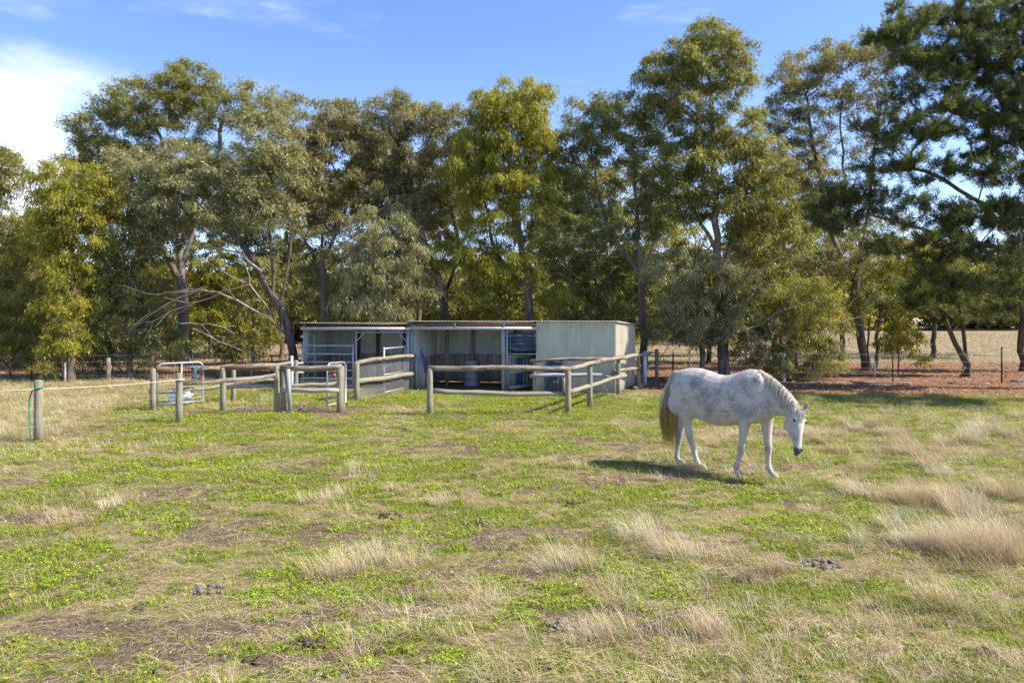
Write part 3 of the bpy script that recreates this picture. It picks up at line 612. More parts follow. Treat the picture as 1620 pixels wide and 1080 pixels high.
# tubular gates
M_rust = simple('rusty_wire', (.30, .09, .03), (.45, .17, .07), 8, .8)
def tubegate(p, q, zb, zt, label, rusty, vmid=True):
    g = empty('mesh_gate', p*[1, 1, 0], label, 'gate'); d = q-p; L = np.linalg.norm(d); d = d/L; r = .14
    P = [p+[0, 0, zb], p+[0, 0, zt-r]]+[p+d*(r-r*math.cos(a))+[0, 0, zt-r+r*math.sin(a)] for a in np.linspace(.3, 1.5708, 5)]
    P += [p+d*(L-r+r*math.sin(a))+[0, 0, zt-r+r*math.cos(a)] for a in np.linspace(0, 1.27, 5)]+[p+d*L+[0, 0, zt-r], p+d*L+[0, 0, zb], p+d*(L/2)+[0, 0, zb], p+[0, 0, zb]]
    b = MB(); b.tube(P, .021, 8)
    b.build('frame', M_steel, g, smooth=True)
    if vmid: b = MB(); b.tube([p+d*L*.52+[0, 0, zb], p+d*L*.52+[0, 0, zt]], .015, 8); b.build('upright', M_steel, g, smooth=True)
    b = MB(); c = MB(); nv = int(L/.075); nh = int((zt-zb)/.10)
    for k in range(1, nv): (c if rusty and 0 else b).tube([p+d*L*k/nv+[0, 0, zb], p+d*L*k/nv+[0, 0, zt-.03]], .0028, 3, cap=False)
    for k in range(1, nh):
        z = zb+(zt-zb)*k/nh; t_ = c if rusty and z > zb+(zt-zb)*.5 else b
        t_.tube([p+d*.01+[0, 0, z], q-d*.01+[0, 0, z]], .0055 if t_ is c else .0032, 4, cap=False)
    b.build('wire_mesh', M_wire, g)
    if rusty: c.build('rusty_wires', M_rust, g)
    return g
gp, gq = np.array([gx(249, 17.35), 17.35, 0]), np.array([gx(321.5, 18.1), 18.1, 0])
tubegate(gp, gq, .14, 1.17, 'round cornered tubular gate with rusty mesh and blue rope hanging on it', True)
g2p, g2q = np.array([gx(517.5, 17.5), 17.5, 0]), np.array([gx(547, 18.15), 18.15, 0])
tubegate(g2p, g2q, .1, 1.17, 'narrow round cornered tubular gate between the left yard and the chain link', False, False)
b = MB(); b.box(pt(528.5, 594, 17.7), (.03, .005, 0), (0, .004, 0), (0, 0, .06)); tag(b.build('tag', simple('red_plastic', (.6, .05, .05), (.7, .08, .06), 3, .5)), 'small red tag on the narrow mesh gate', 'tag')
# blue rope on the gate
b = MB(); c = pt(310, 580, 17.95)
for s_, ph in ((-.05, 0), (.03, 1.5), (.0, 3)):
    b.tube([c+[s_+.045*math.sin(t*9+ph), -.04-.01*math.cos(t*7+ph), -.38*t+.02] for t in np.linspace(0, 1, 20)], .011, 6)
b.tube([c+[-.06+.012*k, -.03, .0+.008*math.sin(k*2)] for k in range(10)], .016, 6)
tag(b.build('blue_rope', simple('blue_cord', (.06, .30, .48), (.12, .45, .62), 20, .7), smooth=True), 'knotted light blue rope hung over the top of the mesh gate', 'rope')
# white crate
cp = G(285, 641)*[1, 1, 0]; cp = np.array([gx(285, 18.6), 18.6, 0]); cr = empty('white_tub', cp, 'white plastic tub on the grass behind the rusty mesh gate', 'tub')
M_white = simple('white_plastic', (.70, .72, .75), (.82, .83, .84), 6, .45)
for z, sx, sy, h_, nm in ((.14, .27, .18, .14, 'body'), (.31, .29, .20, .025, 'lid')):
    b = MB(); n = 6
    V = []; 
    for k, (zz, sc_) in enumerate(((-1, .9), (-.9, .94), (.85, 1), (1, .985))):
        for i in range(16):
            a_ = i/16*6.283; ex = abs(math.cos(a_))**.35*np.sign(math.cos(a_)); ey = abs(math.sin(a_))**.35*np.sign(math.sin(a_)); V.append(cp+[ex*sx*sc_, ey*sy*sc_, z+h_*zz+.02])
    Q = [(r_*16+i, r_*16+(i+1) % 16, (r_+1)*16+(i+1) % 16, (r_+1)*16+i) for r_ in range(3) for i in range(16)]
    V.append(cp+[0, 0, z+h_+.02]); V.append(cp+[0, 0, z-h_+.02]); T = [(64, 48+i, 48+(i+1) % 16) for i in range(16)]+[(65, (i+1) % 16, i) for i in range(16)]
    b.add(V, Q, T); b.build(nm, M_white, cr)
for s_ in (-1, 1): b = MB(); b.tube([cp+[.30*s_, -.07, .26], cp+[.325*s_, -.07, .22], cp+[.325*s_, .07, .22], cp+[.30*s_, .07, .26]], .012, 6); b.build('handle', M_white, cr)
# electric rope fence at the left
EL = empty('rope_fence', G(61, 699), 'thick round post with green hose and a white electric rope, nearest fence at the left', 'fence')
tp = gpost(EL, 61, 699, 601.5, .083); M_rope = simple('white_rope', (.48, .47, .44), (.60, .59, .56), 30, .7)
Yp = Y_(699); a = pt(61, 614.5, Yp)+[0, -.085, 0]; e = pt(284, 600, Y_(669))+[0, -.085, 0]; far = np.array([a[0]-7, a[1]-2.2, a[2]-.02])
def wire(a, e, sag): return [a+(e-a)*t-[0, 0, sag*4*t*(1-t)] for t in np.linspace(0, 1, 14)]
b = MB(); b.tube(wire(far, a, .08), .007, 6); b.tube(wire(a, e, .03), .007, 6); b.tube([e+[-.09, .05, 0], e+[0, -.01, .0], e+[.09, .02, -.002], e+[.10, .12, 0]], .014, 6); b.build('rope', M_rope, EL, smooth=True)
b = MB()
for z in (.30, .62): b.tube(wire(far*[1, 1, 0]+[0, 0, z], a*[1, 1, 0]+[0, 0, z], .03), .0016, 4); b.tube(wire(a*[1, 1, 0]+[0, 0, z], e*[1, 1, 0]+[0, 0, z], .02), .0016, 4)
b.build('wire', M_wire, EL)
M_hose = simple('green_hose', (.02, .20, .12), (.03, .30, .18), 10, .4); b = MB(); pc = np.array([tp[0], tp[1], 0])
th = np.linspace(-2.6, .2, 12); b.tube([pc+[.092*math.cos(t), .092*math.sin(t), tp[2]-.15+.02*(t+1.5)] for t in th], .012, 6)
b.tube([pc+[-.092, -.03, tp[2]-.18], pc+[-.13, -.05, tp[2]-.3], pc+[-.135, -.06, .6], pc+[-.11, -.07, .2], pc+[-.09, -.08, .02]], .012, 6); b.build('hose', M_hose, EL, smooth=True)
# wire fences behind
def picket(parent, px, base, top, mat=None, r=.02, name='picket'):
    Y = Y_(base); x = gx(px, Y); zt = CH-(top-HOR)/F*Y; b = MB()
    for k in range(3):
        a_ = k*2.094+.5; d_ = np.array([math.cos(a_), math.sin(a_), 0]); b.box(np.array([x, Y, zt/2-.1])+d_*r*.7, d_*r*.8, np.cross(d_, (0, 0, 1))*.004, (0, 0, zt/2+.1))
    b.build(name, mat or M_star, parent); return np.array([x, Y, zt])
M_star = simple('dark_steel_picket', (.03, .028, .028), (.07, .06, .055), 8, .7)
BL = empty('wire_fence', G(103, 605), 'wire fence on dark pickets and grey posts under the left trees', 'fence')
picket(BL, 16, 604.5, 575); picket(BL, 50, 605, 571); gpost(BL, 103, 605, 573.5, .05, M_plank2); gpost(BL, 171.5, 603.5, 566, .085, M_timber)
picket(BL, 178, 602, 562); picket(BL, 245, 600, 560); picket(BL, 304.5, 598, 560); picket(BL, 355, 597, 562); gpost(BL, 398, 597, 566, .05, M_plank2); picket(BL, 430, 596, 562)
b = MB()
for z in (.25, .5, .75, .98): b.tube(wire(np.array([-22, 25.2, z]), np.array([gx(103, 24.8), 24.8, z]), .03), .0025, 4); b.tube(wire(np.array([gx(103, 24.8), 24.8, z]), np.array([gx(440, 27.3), 27.3, z]), .03), .0025, 4)
b.build('wire', M_wire, BL)
b = MB(); b.tube([G(345, 598)+[0, 0, 0], pt(338, 564, 26)], .03, 6); b.build('brace', M_plank2, BL)
# small white box on a stake
wb = empty('white_box_on_stake', G(202, 592), 'small pale box on a thin stake among the left trees', 'box')
b = MB(); p = G(202, 592); b.tube([p, p+[0, 0, 1.15]], .02, 6); b.build('stake', M_steel, wb); b = MB(); b.box(p+[0, -.03, .86], (.11, 0, 0), (0, .06, 0), (0, 0, .13)); b.build('box', M_white, wb)
BR = empty('wire_fence', G(1240, 604), 'long wire fence on a white timber post and dark star pickets right of the horse', 'fence')
gpost(BR, 1240, 605, 559, .062, simple('white_post', (.50, .52, .60), (.66, .67, .74), 6, .7, 0, (4, 4, .7)), n=10)
picket(BR, 1151, 601, 566, M_steel); picket(BR, 1384, 599, 571, M_plank2); picket(BR, 1412.5, 604.5, 553); picket(BR, 1585, 605.5, 549); picket(BR, 1110, 602, 556); picket(BR, 1065, 602, 560)
b = MB()
for z in (.15, .35, .55, .78, 1.05): b.tube(wire(np.array([gx(1039, 25.9), 25.9, z]), np.array([gx(1240, 24.85), 24.85, z]), .02), .0025, 4); b.tube(wire(np.array([gx(1240, 24.85), 24.85, z]), np.array([gx(1585, 24.7), 24.7, z]), .03), .0025, 4); b.tube(wire(np.array([gx(1585, 24.7), 24.7, z]), np.array([30, 24.5, z]), .03), .0025, 4)
b.build('wire', M_wire, BR)
BF = empty('wire_fence', [9, 36, 0], 'rusty netting fence on thin posts far behind the shed and horse', 'fence')
for px in (1065, 1091, 1180, 1215): picket(BF, px, 584, 556, M_plank2)
b = MB()
for z in np.arange(.1, 1.1, .16): b.tube([[4, 31.4, z], [15, 31.4, z]], .003, 3, cap=False)
b.build('wire', M_rust, BF)
M_log = simple('dark_log', (.09, .075, .065), (.27, .235, .21), 6, .9, 0, (6, 6, 1), .8)
# logs edging the paddock
for i, (a_, c_, r, lb) in enumerate((((1208, 605), (1338, 606.5), .07, 'long grey log behind the horse head, at the foot of the white post'), ((1345, 606), (1440, 607), .075, 'grey log lying by the dark star picket on the red leaf litter'), ((1500, 607), (1568, 608.5), .06, 'thin log lying left of the rightmost star picket'), ((1600, 604), (1660, 604), .07, 'log lying at the right edge of the litter'), ((1355, 607), (1376, 609), .09, 'short dark stub of a log between the two longer logs'))):
    P = G(*a_)+[0, 0, .05]; Q = G(*c_)+[0, 0, .05]; o = rail(None, P-[0, 0, .04], Q-[0, 0, .04], r, M_log, 'fallen_log', seed=i); tag(o, lb, 'log')
o = rail(None, G(1003, 617)+[0, 0, .06], G(1018, 610)+[0, 0, .06], .07, M_timber, 'fallen_log'); tag(o, 'short tan log on the ground at the right end of the shed', 'log')
o = rail(None, G(1032, 612)+[0, 0, .03], G(1055, 608)+[0, 0, .03], .03, M_timber, 'fallen_stick'); tag(o, 'pale stick on the red litter just left of the horse rump', 'stick')
o = rail(None, pt(1519, 594, 27.0), pt(1538, 560, 27.8), .03, M_timber, 'leaning_stick'); tag(o, 'bare stick leaning against the slim pine trunk at the right', 'stick')
# dung and soil clods
M_dung = simple('dung', (.045, .032, .025), (.12, .085, .065), 30, .9, bmp=.8); M_dungg = simple('dry_dung', (.12, .10, .085), (.24, .20, .165), 30, .9, bmp=.8)
def ico(c, r, g, el=(1, 1, .75)):
    n, m_ = 8, 5; V = [c+np.array([0, 0, r*el[2]])]
    for i in range(1, m_):
        for j in range(n):
            ph, th = math.pi*i/m_, 2*math.pi*j/n; k = r*(1+.22*g.standard_normal()); V.append(c+np.array([math.sin(ph)*math.cos(th)*el[0], math.sin(ph)*math.sin(th)*el[1], math.cos(ph)*el[2]])*k)
    V.append(c-np.array([0, 0, r*el[2]])); T = [(0, 1+j, 1+(j+1) % n) for j in range(n)]; l = len(V)-1; b0 = 1+(m_-2)*n
    T += [(l, b0+(j+1) % n, b0+j) for j in range(n)]; Q = [(1+i*n+j, 1+(i+1)*n+j, 1+(i+1)*n+(j+1) % n, 1+i*n+(j+1) % n) for i in range(m_-2) for j in range(n)]
    return V, Q, T
DP = [(208, 762, .22, 14, 0, 'flat black dung pile on bare soil, below the post with the green hose'), (325, 802, .13, 7, 0, 'small dark dung pile in the grass right of the flat black one'), (402, 1046, .10, 5, 0, 'lone upright dark clod near the bottom edge, left part'), (492, 1020, .14, 14, 0, 'long black dung pile near the bottom edge beside a clod'),
 (330, 934, .17, 22, 1, 'crumbly brown soil heap in the left foreground'), (252, 1062, .06, 3, 0, 'small round clod at the bottom left'), (218, 968, .05, 3, 0, 'tiny dark clod on bare soil in the left foreground'), (640, 681, .2, 10, 0, 'dark dung scatter between the left yard and the middle stall fence'), (388, 704, .1, 5, 0, 'small dark dung lumps below the left yard fence'),
 (618, 818, .16, 10, 0, 'brown dung pile in the middle of the paddock'), (762, 830, .22, 14, 1, 'dry grey dung pile in the centre foreground'), (902, 992, .2, 26, 1, 'dry grey brown dung heap in the foreground centre right'), (866, 1057, .07, 4, 0, 'round dark clod at the bottom centre'), (606, 1028, .12, 6, 0, 'dark dung lumps near the bottom edge, left of centre'),
 (552, 1060, .05, 2, 0, 'single dark clod at the bottom edge, left of centre'), (905, 798, .14, 9, 0, 'dung lumps in the grass left of the horse shadow'), (1088, 802, .09, 6, 1, 'pale grey dung lumps below the horse'), (1300, 893, .19, 32, 1, 'wide scatter of grey dung balls in the right foreground'), (1180, 918, .15, 7, 0, 'dark dung balls left of the wide grey scatter'),
 (1332, 753, .12, 6, 0, 'dark dung lumps right of the front hooves'), (1535, 749, .09, 5, 0, 'dark mound in the dry grass at the right'), (1385, 960, .06, 4, 0, 'dark hollow clod in straw in the right foreground'), (750, 753, .05, 3, 0, 'small dark clod in the grass above centre'), (1135, 728, .08, 5, 0, 'brown dung lumps between the horse legs'), (1560, 1035, .12, 6, 0, 'brown clods at the bottom right')]
for i, (px, py, R_, n, dry_, lb) in enumerate(DP):
    g = np.random.default_rng(900+i); c = G(px, py); b = MB()
    for k in range(n):
        rr_ = R_*math.sqrt(g.random())*(.8 if n > 8 else .55); a_ = g.random()*6.28; r = (.014+.013*g.random())*(1.35 if n < 8 else 1.0); q = np.array([c[0]+rr_*math.cos(a_)*1.2, c[1]+rr_*math.sin(a_)*.8, 0]); q[2] = float(hgt(q[0], q[1]))+r*.35+(.03*(1-rr_/R_) if n > 8 else 0)
        V, Q, T = ico(q, r, g, (1+.3*g.random(), 1, .68)); b.add(V, Q, T)
    tag(b.build('dung_pile', M_dungg if dry_ else M_dung, smooth=False), lb, 'dung pile', 'dung piles in the paddock')
# ---------------------------------------------------------------- the grey horse
HO = np.array([3.193, 10.318, 0.]); HA = R(38); hc, hs = math.cos(HA), math.sin(HA)
FWD, RGT = np.array([hc, -hs, 0]), np.array([-hs, -hc, 0])
def hz(zx, zy, r):            # a point of the photo (zoomed crop units) on the vertical plane r metres to the horse's right
    px, py = 1020+zx/5.143, 560+zy/5.143; k = (px-810)/F
    f = (k*(HO[1]-r*hc)-HO[0]+r*hs)/(hc+k*hs); p = HO+FWD*f+RGT*r; p[2] = CH-(py-HOR)/F*p[1]; return p
def hw(zx, zy, Y): return W(1020+zx/5.143, 560+zy/5.143, Y)
def ring(c, ax, ay, n=20, sq=1.0, egg=0.):
    out = []
    for i in range(n):
        a = i/n*2*math.pi; ca, sa = math.cos(a), math.sin(a)
        ex = abs(ca)**sq*np.sign(ca); ey = abs(sa)**sq*np.sign(sa)
        w_ = 1-egg*sa         # egg > 0: wider below
        out.append(c+ax*ex*w_+ay*ey)
    return out
def loft(b, rings):
    n = len(rings[0]); m = len(rings); V = np.array([p for r in rings for p in r]); Q = [(i*n+j, i*n+(j+1) % n, (i+1)*n+(j+1) % n, (i+1)*n+j) for i in range(m-1) for j in range(n)]
    V = np.vstack([V, np.mean(rings[0], 0), np.mean(rings[-1], 0)]); T = [(m*n, (j+1) % n, j) for j in range(n)]+[(m*n+1, (m-1)*n+j, (m-1)*n+(j+1) % n) for j in range(n)]
    b.add(V, Q, T)
def blob(b, c, rx, ry, rz, ax=(1, 0, 0), ay=(0, 1, 0), az=(0, 0, 1)):
    ax, ay, az = map(np.asarray, (ax, ay, az)); rs = []
    for t in np.linspace(-1, 1, 9)*.985:
        k = math.sqrt(1-t*t); rs.append(ring(np.asarray(c)+az*rz*t, ax*rx*k, ay*ry*k, 14))
    loft(b, rs)
HB = MB()
# trunk stations: x, top, bottom in the photo crop; half width (m)
ST = [(238, 190, 300, .07), (252, 150, 360, .15), (285, 128, 420, .215), (340, 114, 470, .25), (400, 110, 505, .262), (460, 114, 535, .262), (520, 132, 562, .27), (590, 160, 580, .285), (660, 172, 584, .29), (730, 162, 580, .28), (790, 138, 572, .255), (850, 119, 566, .225), (905, 124, 566, .205), (955, 140, 560, .185), (1000, 185, 545, .155), (1030, 240, 520, .11)]
rs = []
for zx, zt, zb, w_ in ST:
    a, c = hz(zx, zt, 0), hz(zx, zb, 0); m_ = (a+c)/2; h_ = (a[2]-c[2])/2
    rs.append(ring(m_, RGT*w_, np.array([0, 0, h_]), 24, .92, .10))
loft(HB, rs)
# haunches, shoulders, points of hip and withers
for s_, in ((1,), (-1,)):
    p = hz(335, 300, 0)+RGT*.115*s_; blob(HB, p, .22, .14, .26, FWD, RGT, (0, 0, 1))
    p = hz(300, 390, 0)+RGT*.13*s_; blob(HB, p, .17, .11, .2, FWD, RGT, (0, 0, 1))
    p = hz(430, 185, 0)+RGT*.13*s_; blob(HB, p, .08, .06, .05, FWD, RGT, (0, 0, 1))
    p = hz(900, 300, 0)+RGT*.10*s_; d = FWD*.35+np.array([0, 0, .94]); blob(HB, p, .13, .085, .27, np.cross(RGT, d), RGT, d/np.linalg.norm(d))
    p = hz(930, 440, 0)+RGT*.12*s_; blob(HB, p, .15, .09, .14, FWD, RGT, (0, 0, 1))
    p = hz(985, 470, 0)+RGT*.075*s_; blob(HB, p, .09, .075, .11, FWD, RGT, (0, 0, 1))
# neck: crest and throat points, depth and half width
NK = [((930, 135), (985, 540), 9.98, .15), ((1010, 178), (1040, 520), 9.90, .125), ((1075, 222), (1075, 500), 9.82, .105), ((1135, 275), (1110, 503), 9.74, .092), ((1190, 330), (1150, 510), 9.67, .085), ((1235, 385), (1185, 520), 9.60, .08), ((1262, 430), (1215, 520), 9.55, .072)]
rs = []; NKR = []
for k, (a, c, Y, w_) in enumerate(NK):
    A, C_ = hw(*a, Y), hw(*c, Y+.02); m_ = (A+C_)/2; up = (A-C_)/2
    j0, j1 = max(k-1, 0), min(k+1, len(NK)-1); t_ = hw(*NK[j1][0], NK[j1][2])-hw(*NK[j0][0], NK[j0][2]); sd = np.cross(t_, up); sd /= np.linalg.norm(sd)
    if sd[1] > 0: sd = -sd      # towards the camera
    rs.append(ring(m_, sd*w_, up, 22, .95, .18)); NKR.append((m_, sd*w_, up))
loft(HB, rs)
# head
pol = hw(1258, 446, 9.52); muz = hw(1262, 800, 9.36); dn = muz-pol; HL = np.linalg.norm(dn); dn /= HL
nrm_ = np.array([.30, -.93, .2]); nrm_ -= dn*np.dot(nrm_, dn); nrm_ /= np.linalg.norm(nrm_); lat = np.cross(dn, nrm_)   # lateral, image right or left
if lat[0] < 0: lat = -lat
def hp_(t, l, n): return pol+dn*HL*t+lat*l+nrm_*n
#      t,   halfwidth, front, back
HD = [(-.05, .035, -.02, -.07), (.0, .062, .0, -.12), (.08, .082, .022, -.165), (.18, .098, .035, -.21), (.27, .106, .04, -.235), (.36, .102, .04, -.245), (.46, .088, .036, -.225), (.56, .073, .03, -.185), (.66, .061, .024, -.145), (.76, .053, .018, -.115), (.85, .052, .014, -.10), (.92, .055, .010, -.095), (.98, .050, -.002, -.085), (1.03, .036, -.018, -.07)]
rs = []
for t_, w_, fr, bk_ in HD:
    c = hp_(t_, 0, (fr+bk_)/2); rs.append(ring(c, lat*w_, nrm_*(fr-bk_)/2, 22, .82, .12 if t_ > .5 else -.0))
loft(HB, rs)
for s_ in (-1, 1):
    blob(HB, hp_(.262, .082*s_, .012), .022, .028, .030, lat, nrm_, dn)          # brow
    blob(HB, hp_(.38, .075*s_, -.14), .035, .09, .085, lat, nrm_, dn)          # cheek
    blob(HB, hp_(.93, .033*s_, .0), .022, .022, .03, lat, nrm_, dn)            # nostril wing
    blob(HB, hp_(.60, .048*s_, -.03), .012, .02, .10, lat, nrm_, dn)           # facial crest
blob(HB, hp_(1.03, 0, -.075), .032, .028, .03, lat, nrm_, dn)                  # chin
# ears
for s_, (bx, by), (tx, ty) in ((-1, (1215, 470), (1205, 398)), (1, (1300, 462), (1322, 390))):
    Yb = 9.50; B0, T0 = hw(bx, by, Yb), hw(tx, ty, Yb-.01); d = T0-B0; rs = []
    for t_, w_ in ((-.12, .026), (.1, .034), (.35, .040), (.6, .034), (.82, .02), (.97, .006)): rs.append(ring(B0+d*t_, np.array([w_, .0, 0])*1.0+np.array([0, -.006*s_, 0]), np.array([0, .016, 0]), 12))
    loft(HB, rs)
# legs: crop x, y, radius and lateral place
def leg(pts):
    P = np.array([hz(x, y, r) for x, y, q, r in pts]); rr_ = np.array([q*(1.09 if y > 540 else 1) for x, y, q, r in pts])
    n = 5; T_ = np.linspace(0, len(P)-1, (len(P)-1)*n+1); i = np.minimum(T_.astype(int), len(P)-2); f = (T_-i)[:, None]
    Pp = np.vstack([2*P[0]-P[1], P, 2*P[-1]-P[-2]]); a, b_, c, d = Pp[i], Pp[i+1], Pp[i+2], Pp[i+3]
    S = .5*(2*b_+(c-a)*f+(2*a-5*b_+4*c-d)*f**2+(-a+3*b_-3*c+d)*f**3); HB.tube(S, np.interp(T_, np.arange(len(P)), rr_), 14); return P[-1]
NH = leg([(318, 330, .08, .10), (320, 400, .125, .12), (328, 470, .115, .12), (340, 530, .078, .10), (352, 590, .057, .08), (360, 640, .055, .07), (372, 690, .045, .06), (388, 745, .036, .05), (404, 800, .034, .04), (420, 855, .037, .035), (432, 885, .042, .03), (452, 912, .034, .025), (464, 925, .036, .02)])
FH = leg([(325, 350, .08, -.1), (330, 420, .13, -.12), (312, 500, .10, -.12), (298, 560, .07, -.12), (286, 620, .056, -.115), (280, 665, .053, -.112), (272, 715, .043, -.11), (266, 770, .035, -.11), (262, 815, .036, -.11), (264, 845, .042, -.11), (280, 868, .035, -.11), (292, 880, .037, -.11)])
NF = leg([(862, 350, .07, .10), (846, 430, .10, .12), (828, 500, .10, .14), (812, 570, .073, .14), (803, 640, .058, .135), (796, 700, .050, .13), (790, 750, .050, .13), (784, 785, .047, .13), (770, 830, .036, .13), (756, 880, .036, .13), (744, 915, .043, .13), (748, 940, .036, .13), (760, 965, .038, .13)])
FF = leg([(975, 390, .07, -.1), (985, 450, .12, -.12), (990, 520, .10, -.10), (994, 590, .075, -.09), (998, 650, .059, -.08), (1002, 705, .051, -.07), (1006, 750, .052, -.065), (1006, 785, .047, -.06), (1004, 835, .037, -.055), (1006, 890, .036, -.05), (1010, 925, .043, -.045), (1026, 955, .036, -.04), (1042, 975, .038, -.035)])
# elbow and stifle masses
blob(HB, hz(360, 470, .12), .13, .07, .13, FWD, RGT, (0, 0, 1)); blob(HB, hz(850, 520, .13), .09, .06, .10, FWD, RGT, (0, 0, 1))
blob(HB, hz(345, 640, .075), .025, .03, .035, FWD, RGT, (0, 0, 1)); blob(HB, hz(262, 655, -.112), .022, .028, .035, FWD, RGT, (0, 0, 1))      # points of hock
# dock
th0 = hz(236, 158, 0); HB.tube([hz(262, 158, 0), th0+[0, 0, .0], th0-FWD*.05-[0, 0, .06], th0-FWD*.075-[0, 0, .16]], [.05, .042, .034, .02], 10)
tmp = HB.build('body', M_white, None, smooth=True)
md = tmp.modifiers.new('r', 'REMESH'); md.mode = 'VOXEL'; md.voxel_size = .0085; md.use_smooth_shade = True
md2 = tmp.modifiers.new('s', 'SMOOTH'); md2.factor = .5; md2.iterations = 16
dg = bpy.context.evaluated_depsgraph_get(); me = bpy.data.meshes.new_from_object(tmp.evaluated_get(dg)); bpy.data.objects.remove(tmp)
hv = np.empty(len(me.vertices)*3, np.float32); me.vertices.foreach_get('co', hv); hv = hv.reshape(-1, 3).astype(float)
hn = np.empty(len(me.vertices)*3, np.float32); me.vertices.foreach_get('normal', hn); hn = hn.reshape(-1, 3).astype(float)
# fine anatomy pressed into the surface
def dent(c, rad, depth, el=None):
    global hv
    q = hv-np.asarray(c); 
    if el is not None:
        el = np.asarray(el, float); L = np.linalg.norm(el); u = el/L; t_ = np.clip(q@u, -L, L); q = q-t_[:, None]*u
    k = np.exp(-(np.linalg.norm(q, axis=1)/rad)**2); hv = hv-hn*(k*depth)[:, None]
for s_ in (-1, 1):
    dent(hp_(.925, .034*s_, .026), .011, .016); dent(hp_(.275, .108*s_, .012), .016, .008); dent(hp_(.22, .06*s_, .05), .02, .006)
for s_, bx, by in ((-1, 1211, 440), (1, 1311, 432)): dent(hw(bx, by, 9.47), .014, .016, hw(bx, by-18, 9.47)-hw(bx, by+6, 9.47))
dent(hp_(.985, 0, -.085)+nrm_*.03, .006, .006, lat*.04)
dent(hz(452, 330, .26), .05, .012, hz(430, 250, .26)-hz(470, 420, .26)); dent(hz(800, 280, .22), .04, .008, (hz(770, 200, .2)-hz(800, 400, .2))*.5)
dent(hz(770, 470, .2), .03, .012, (hz(765, 400, .2)-hz(790, 530, .2))*.5); dent(hz(400, 470, .2), .03, .012, (hz(380, 430, .2)-hz(420, 520, .2))*.4)
for k in range(5): dent(hz(560+42*k, 400, .27), .012, .0025, (hz(555+42*k, 300, .2)-hz(575+42*k, 480, .2))*.45)
me.vertices.foreach_set('co', (hv-HO).astype(np.float32).ravel())
def gauss(c, rad): return np.exp(-(np.linalg.norm((hv-np.asarray(c)), axis=1)/rad)**2)
tt_ = (hv-pol)@dn/HL; latd = (hv-pol)@lat; nd = (hv-pol)@nrm_; onhead = (np.abs(latd) < .16) & (nd > -.3) & (tt_ > -.3) & (tt_ < 1.2)
muzz = np.where(onhead, sst(.84, .93, tt_+.15*np.maximum(nd*0, 0)), 0)
ear_in = np.where(onhead & (tt_ < -.02), .6*(hn[:, 1] < -.6), 0)
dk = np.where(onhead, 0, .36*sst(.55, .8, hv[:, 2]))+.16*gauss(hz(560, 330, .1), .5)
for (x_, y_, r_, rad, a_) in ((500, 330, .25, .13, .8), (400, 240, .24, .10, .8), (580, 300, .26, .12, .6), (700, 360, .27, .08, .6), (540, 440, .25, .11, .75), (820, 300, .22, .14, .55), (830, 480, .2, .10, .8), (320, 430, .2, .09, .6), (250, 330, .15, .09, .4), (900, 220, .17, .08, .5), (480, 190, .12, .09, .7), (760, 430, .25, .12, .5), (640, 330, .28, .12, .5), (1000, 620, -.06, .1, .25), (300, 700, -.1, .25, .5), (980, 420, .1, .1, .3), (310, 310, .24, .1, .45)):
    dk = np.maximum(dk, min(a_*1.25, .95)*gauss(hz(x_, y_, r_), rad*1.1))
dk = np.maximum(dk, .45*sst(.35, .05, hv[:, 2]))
for s_ in (-1, 1): dk = np.maximum(dk, .75*gauss(hp_(.285, .1*s_, .02), .038)); dk = np.maximum(dk, .4*gauss(hp_(.7, .06*s_, -.04), .06))
dk = np.maximum(dk, .35*gauss(hp_(.1, 0, .02), .05))
knee = .8*np.maximum(gauss(hz(785, 775, .16), .05), .35*gauss(hz(1006, 770, -.02), .05))
for nm, dat in (('muzzle', np.maximum(muzz, ear_in)), ('dapple', dk), ('knee', knee)):
    a = me.attributes.new(nm, 'FLOAT', 'POINT'); a.data.foreach_set('value', dat.astype(np.float32))
M_horse, nt, bb, oo = newmat('grey_horse_coat')
nL = noise(nt, 3.5, 6, .7); nM = noise(nt, 6.5, 9, .8); nS = noise(nt, 75, 4, .7); nF = noise(nt, 300, 2, .5)
dv = attr(nt, 'dapple')
f1 = MR(nt, M(nt, 'ADD', M(nt, 'MULTIPLY', dv, .62), M(nt, 'MULTIPLY', M(nt, 'SUBTRACT', nM, .5), 2.2)), .06, .66, 0, .9)
f1b = M(nt, 'MULTIPLY', f1, MR(nt, nS, .35, .62, .45, 1))
f2 = MR(nt, nL, .5, .66, 0, .35)
c = mixc(nt, f2, (.52, .48, .43), (.33, .295, .26))
c = mixc(nt, f1b, c, (.125, .105, .112))
c = mixc(nt, M(nt, 'MULTIPLY', MR(nt, nS, .52, .66), .45), c, (.20, .17, .17))
nB2 = noise(nt, 4.2, 8, .8, rot=(1, .5, 2)); c = mixc(nt, MR(nt, nB2, .5, .66, 0, .45), c, (.30, .235, .175))
nFk = noise(nt, 130, 3, .6); c = mixc(nt, M(nt, 'MULTIPLY', MR(nt, nFk, .54, .64), MR(nt, nL, .35, .6, .2, .75)), c, (.15, .115, .10))
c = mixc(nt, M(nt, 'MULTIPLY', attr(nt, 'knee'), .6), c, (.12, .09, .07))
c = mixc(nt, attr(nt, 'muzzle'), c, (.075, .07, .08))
nt.links.new(c, bb.inputs['Base Color']); bb.inputs['Roughness'].default_value = .62; bb.inputs['Specular IOR Level'].default_value = .25
bb.inputs['Sheen Weight'].default_value = .15; bump(nt, bb, M(nt, 'ADD', nM, M(nt, 'MULTIPLY', nF, .4)), .25, .01)
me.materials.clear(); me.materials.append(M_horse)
for p in me.polygons: p.use_smooth = True
horse = empty('horse', HO, 'grey white horse with darker mottled flanks, head lowered, walking on the grass', 'horse')
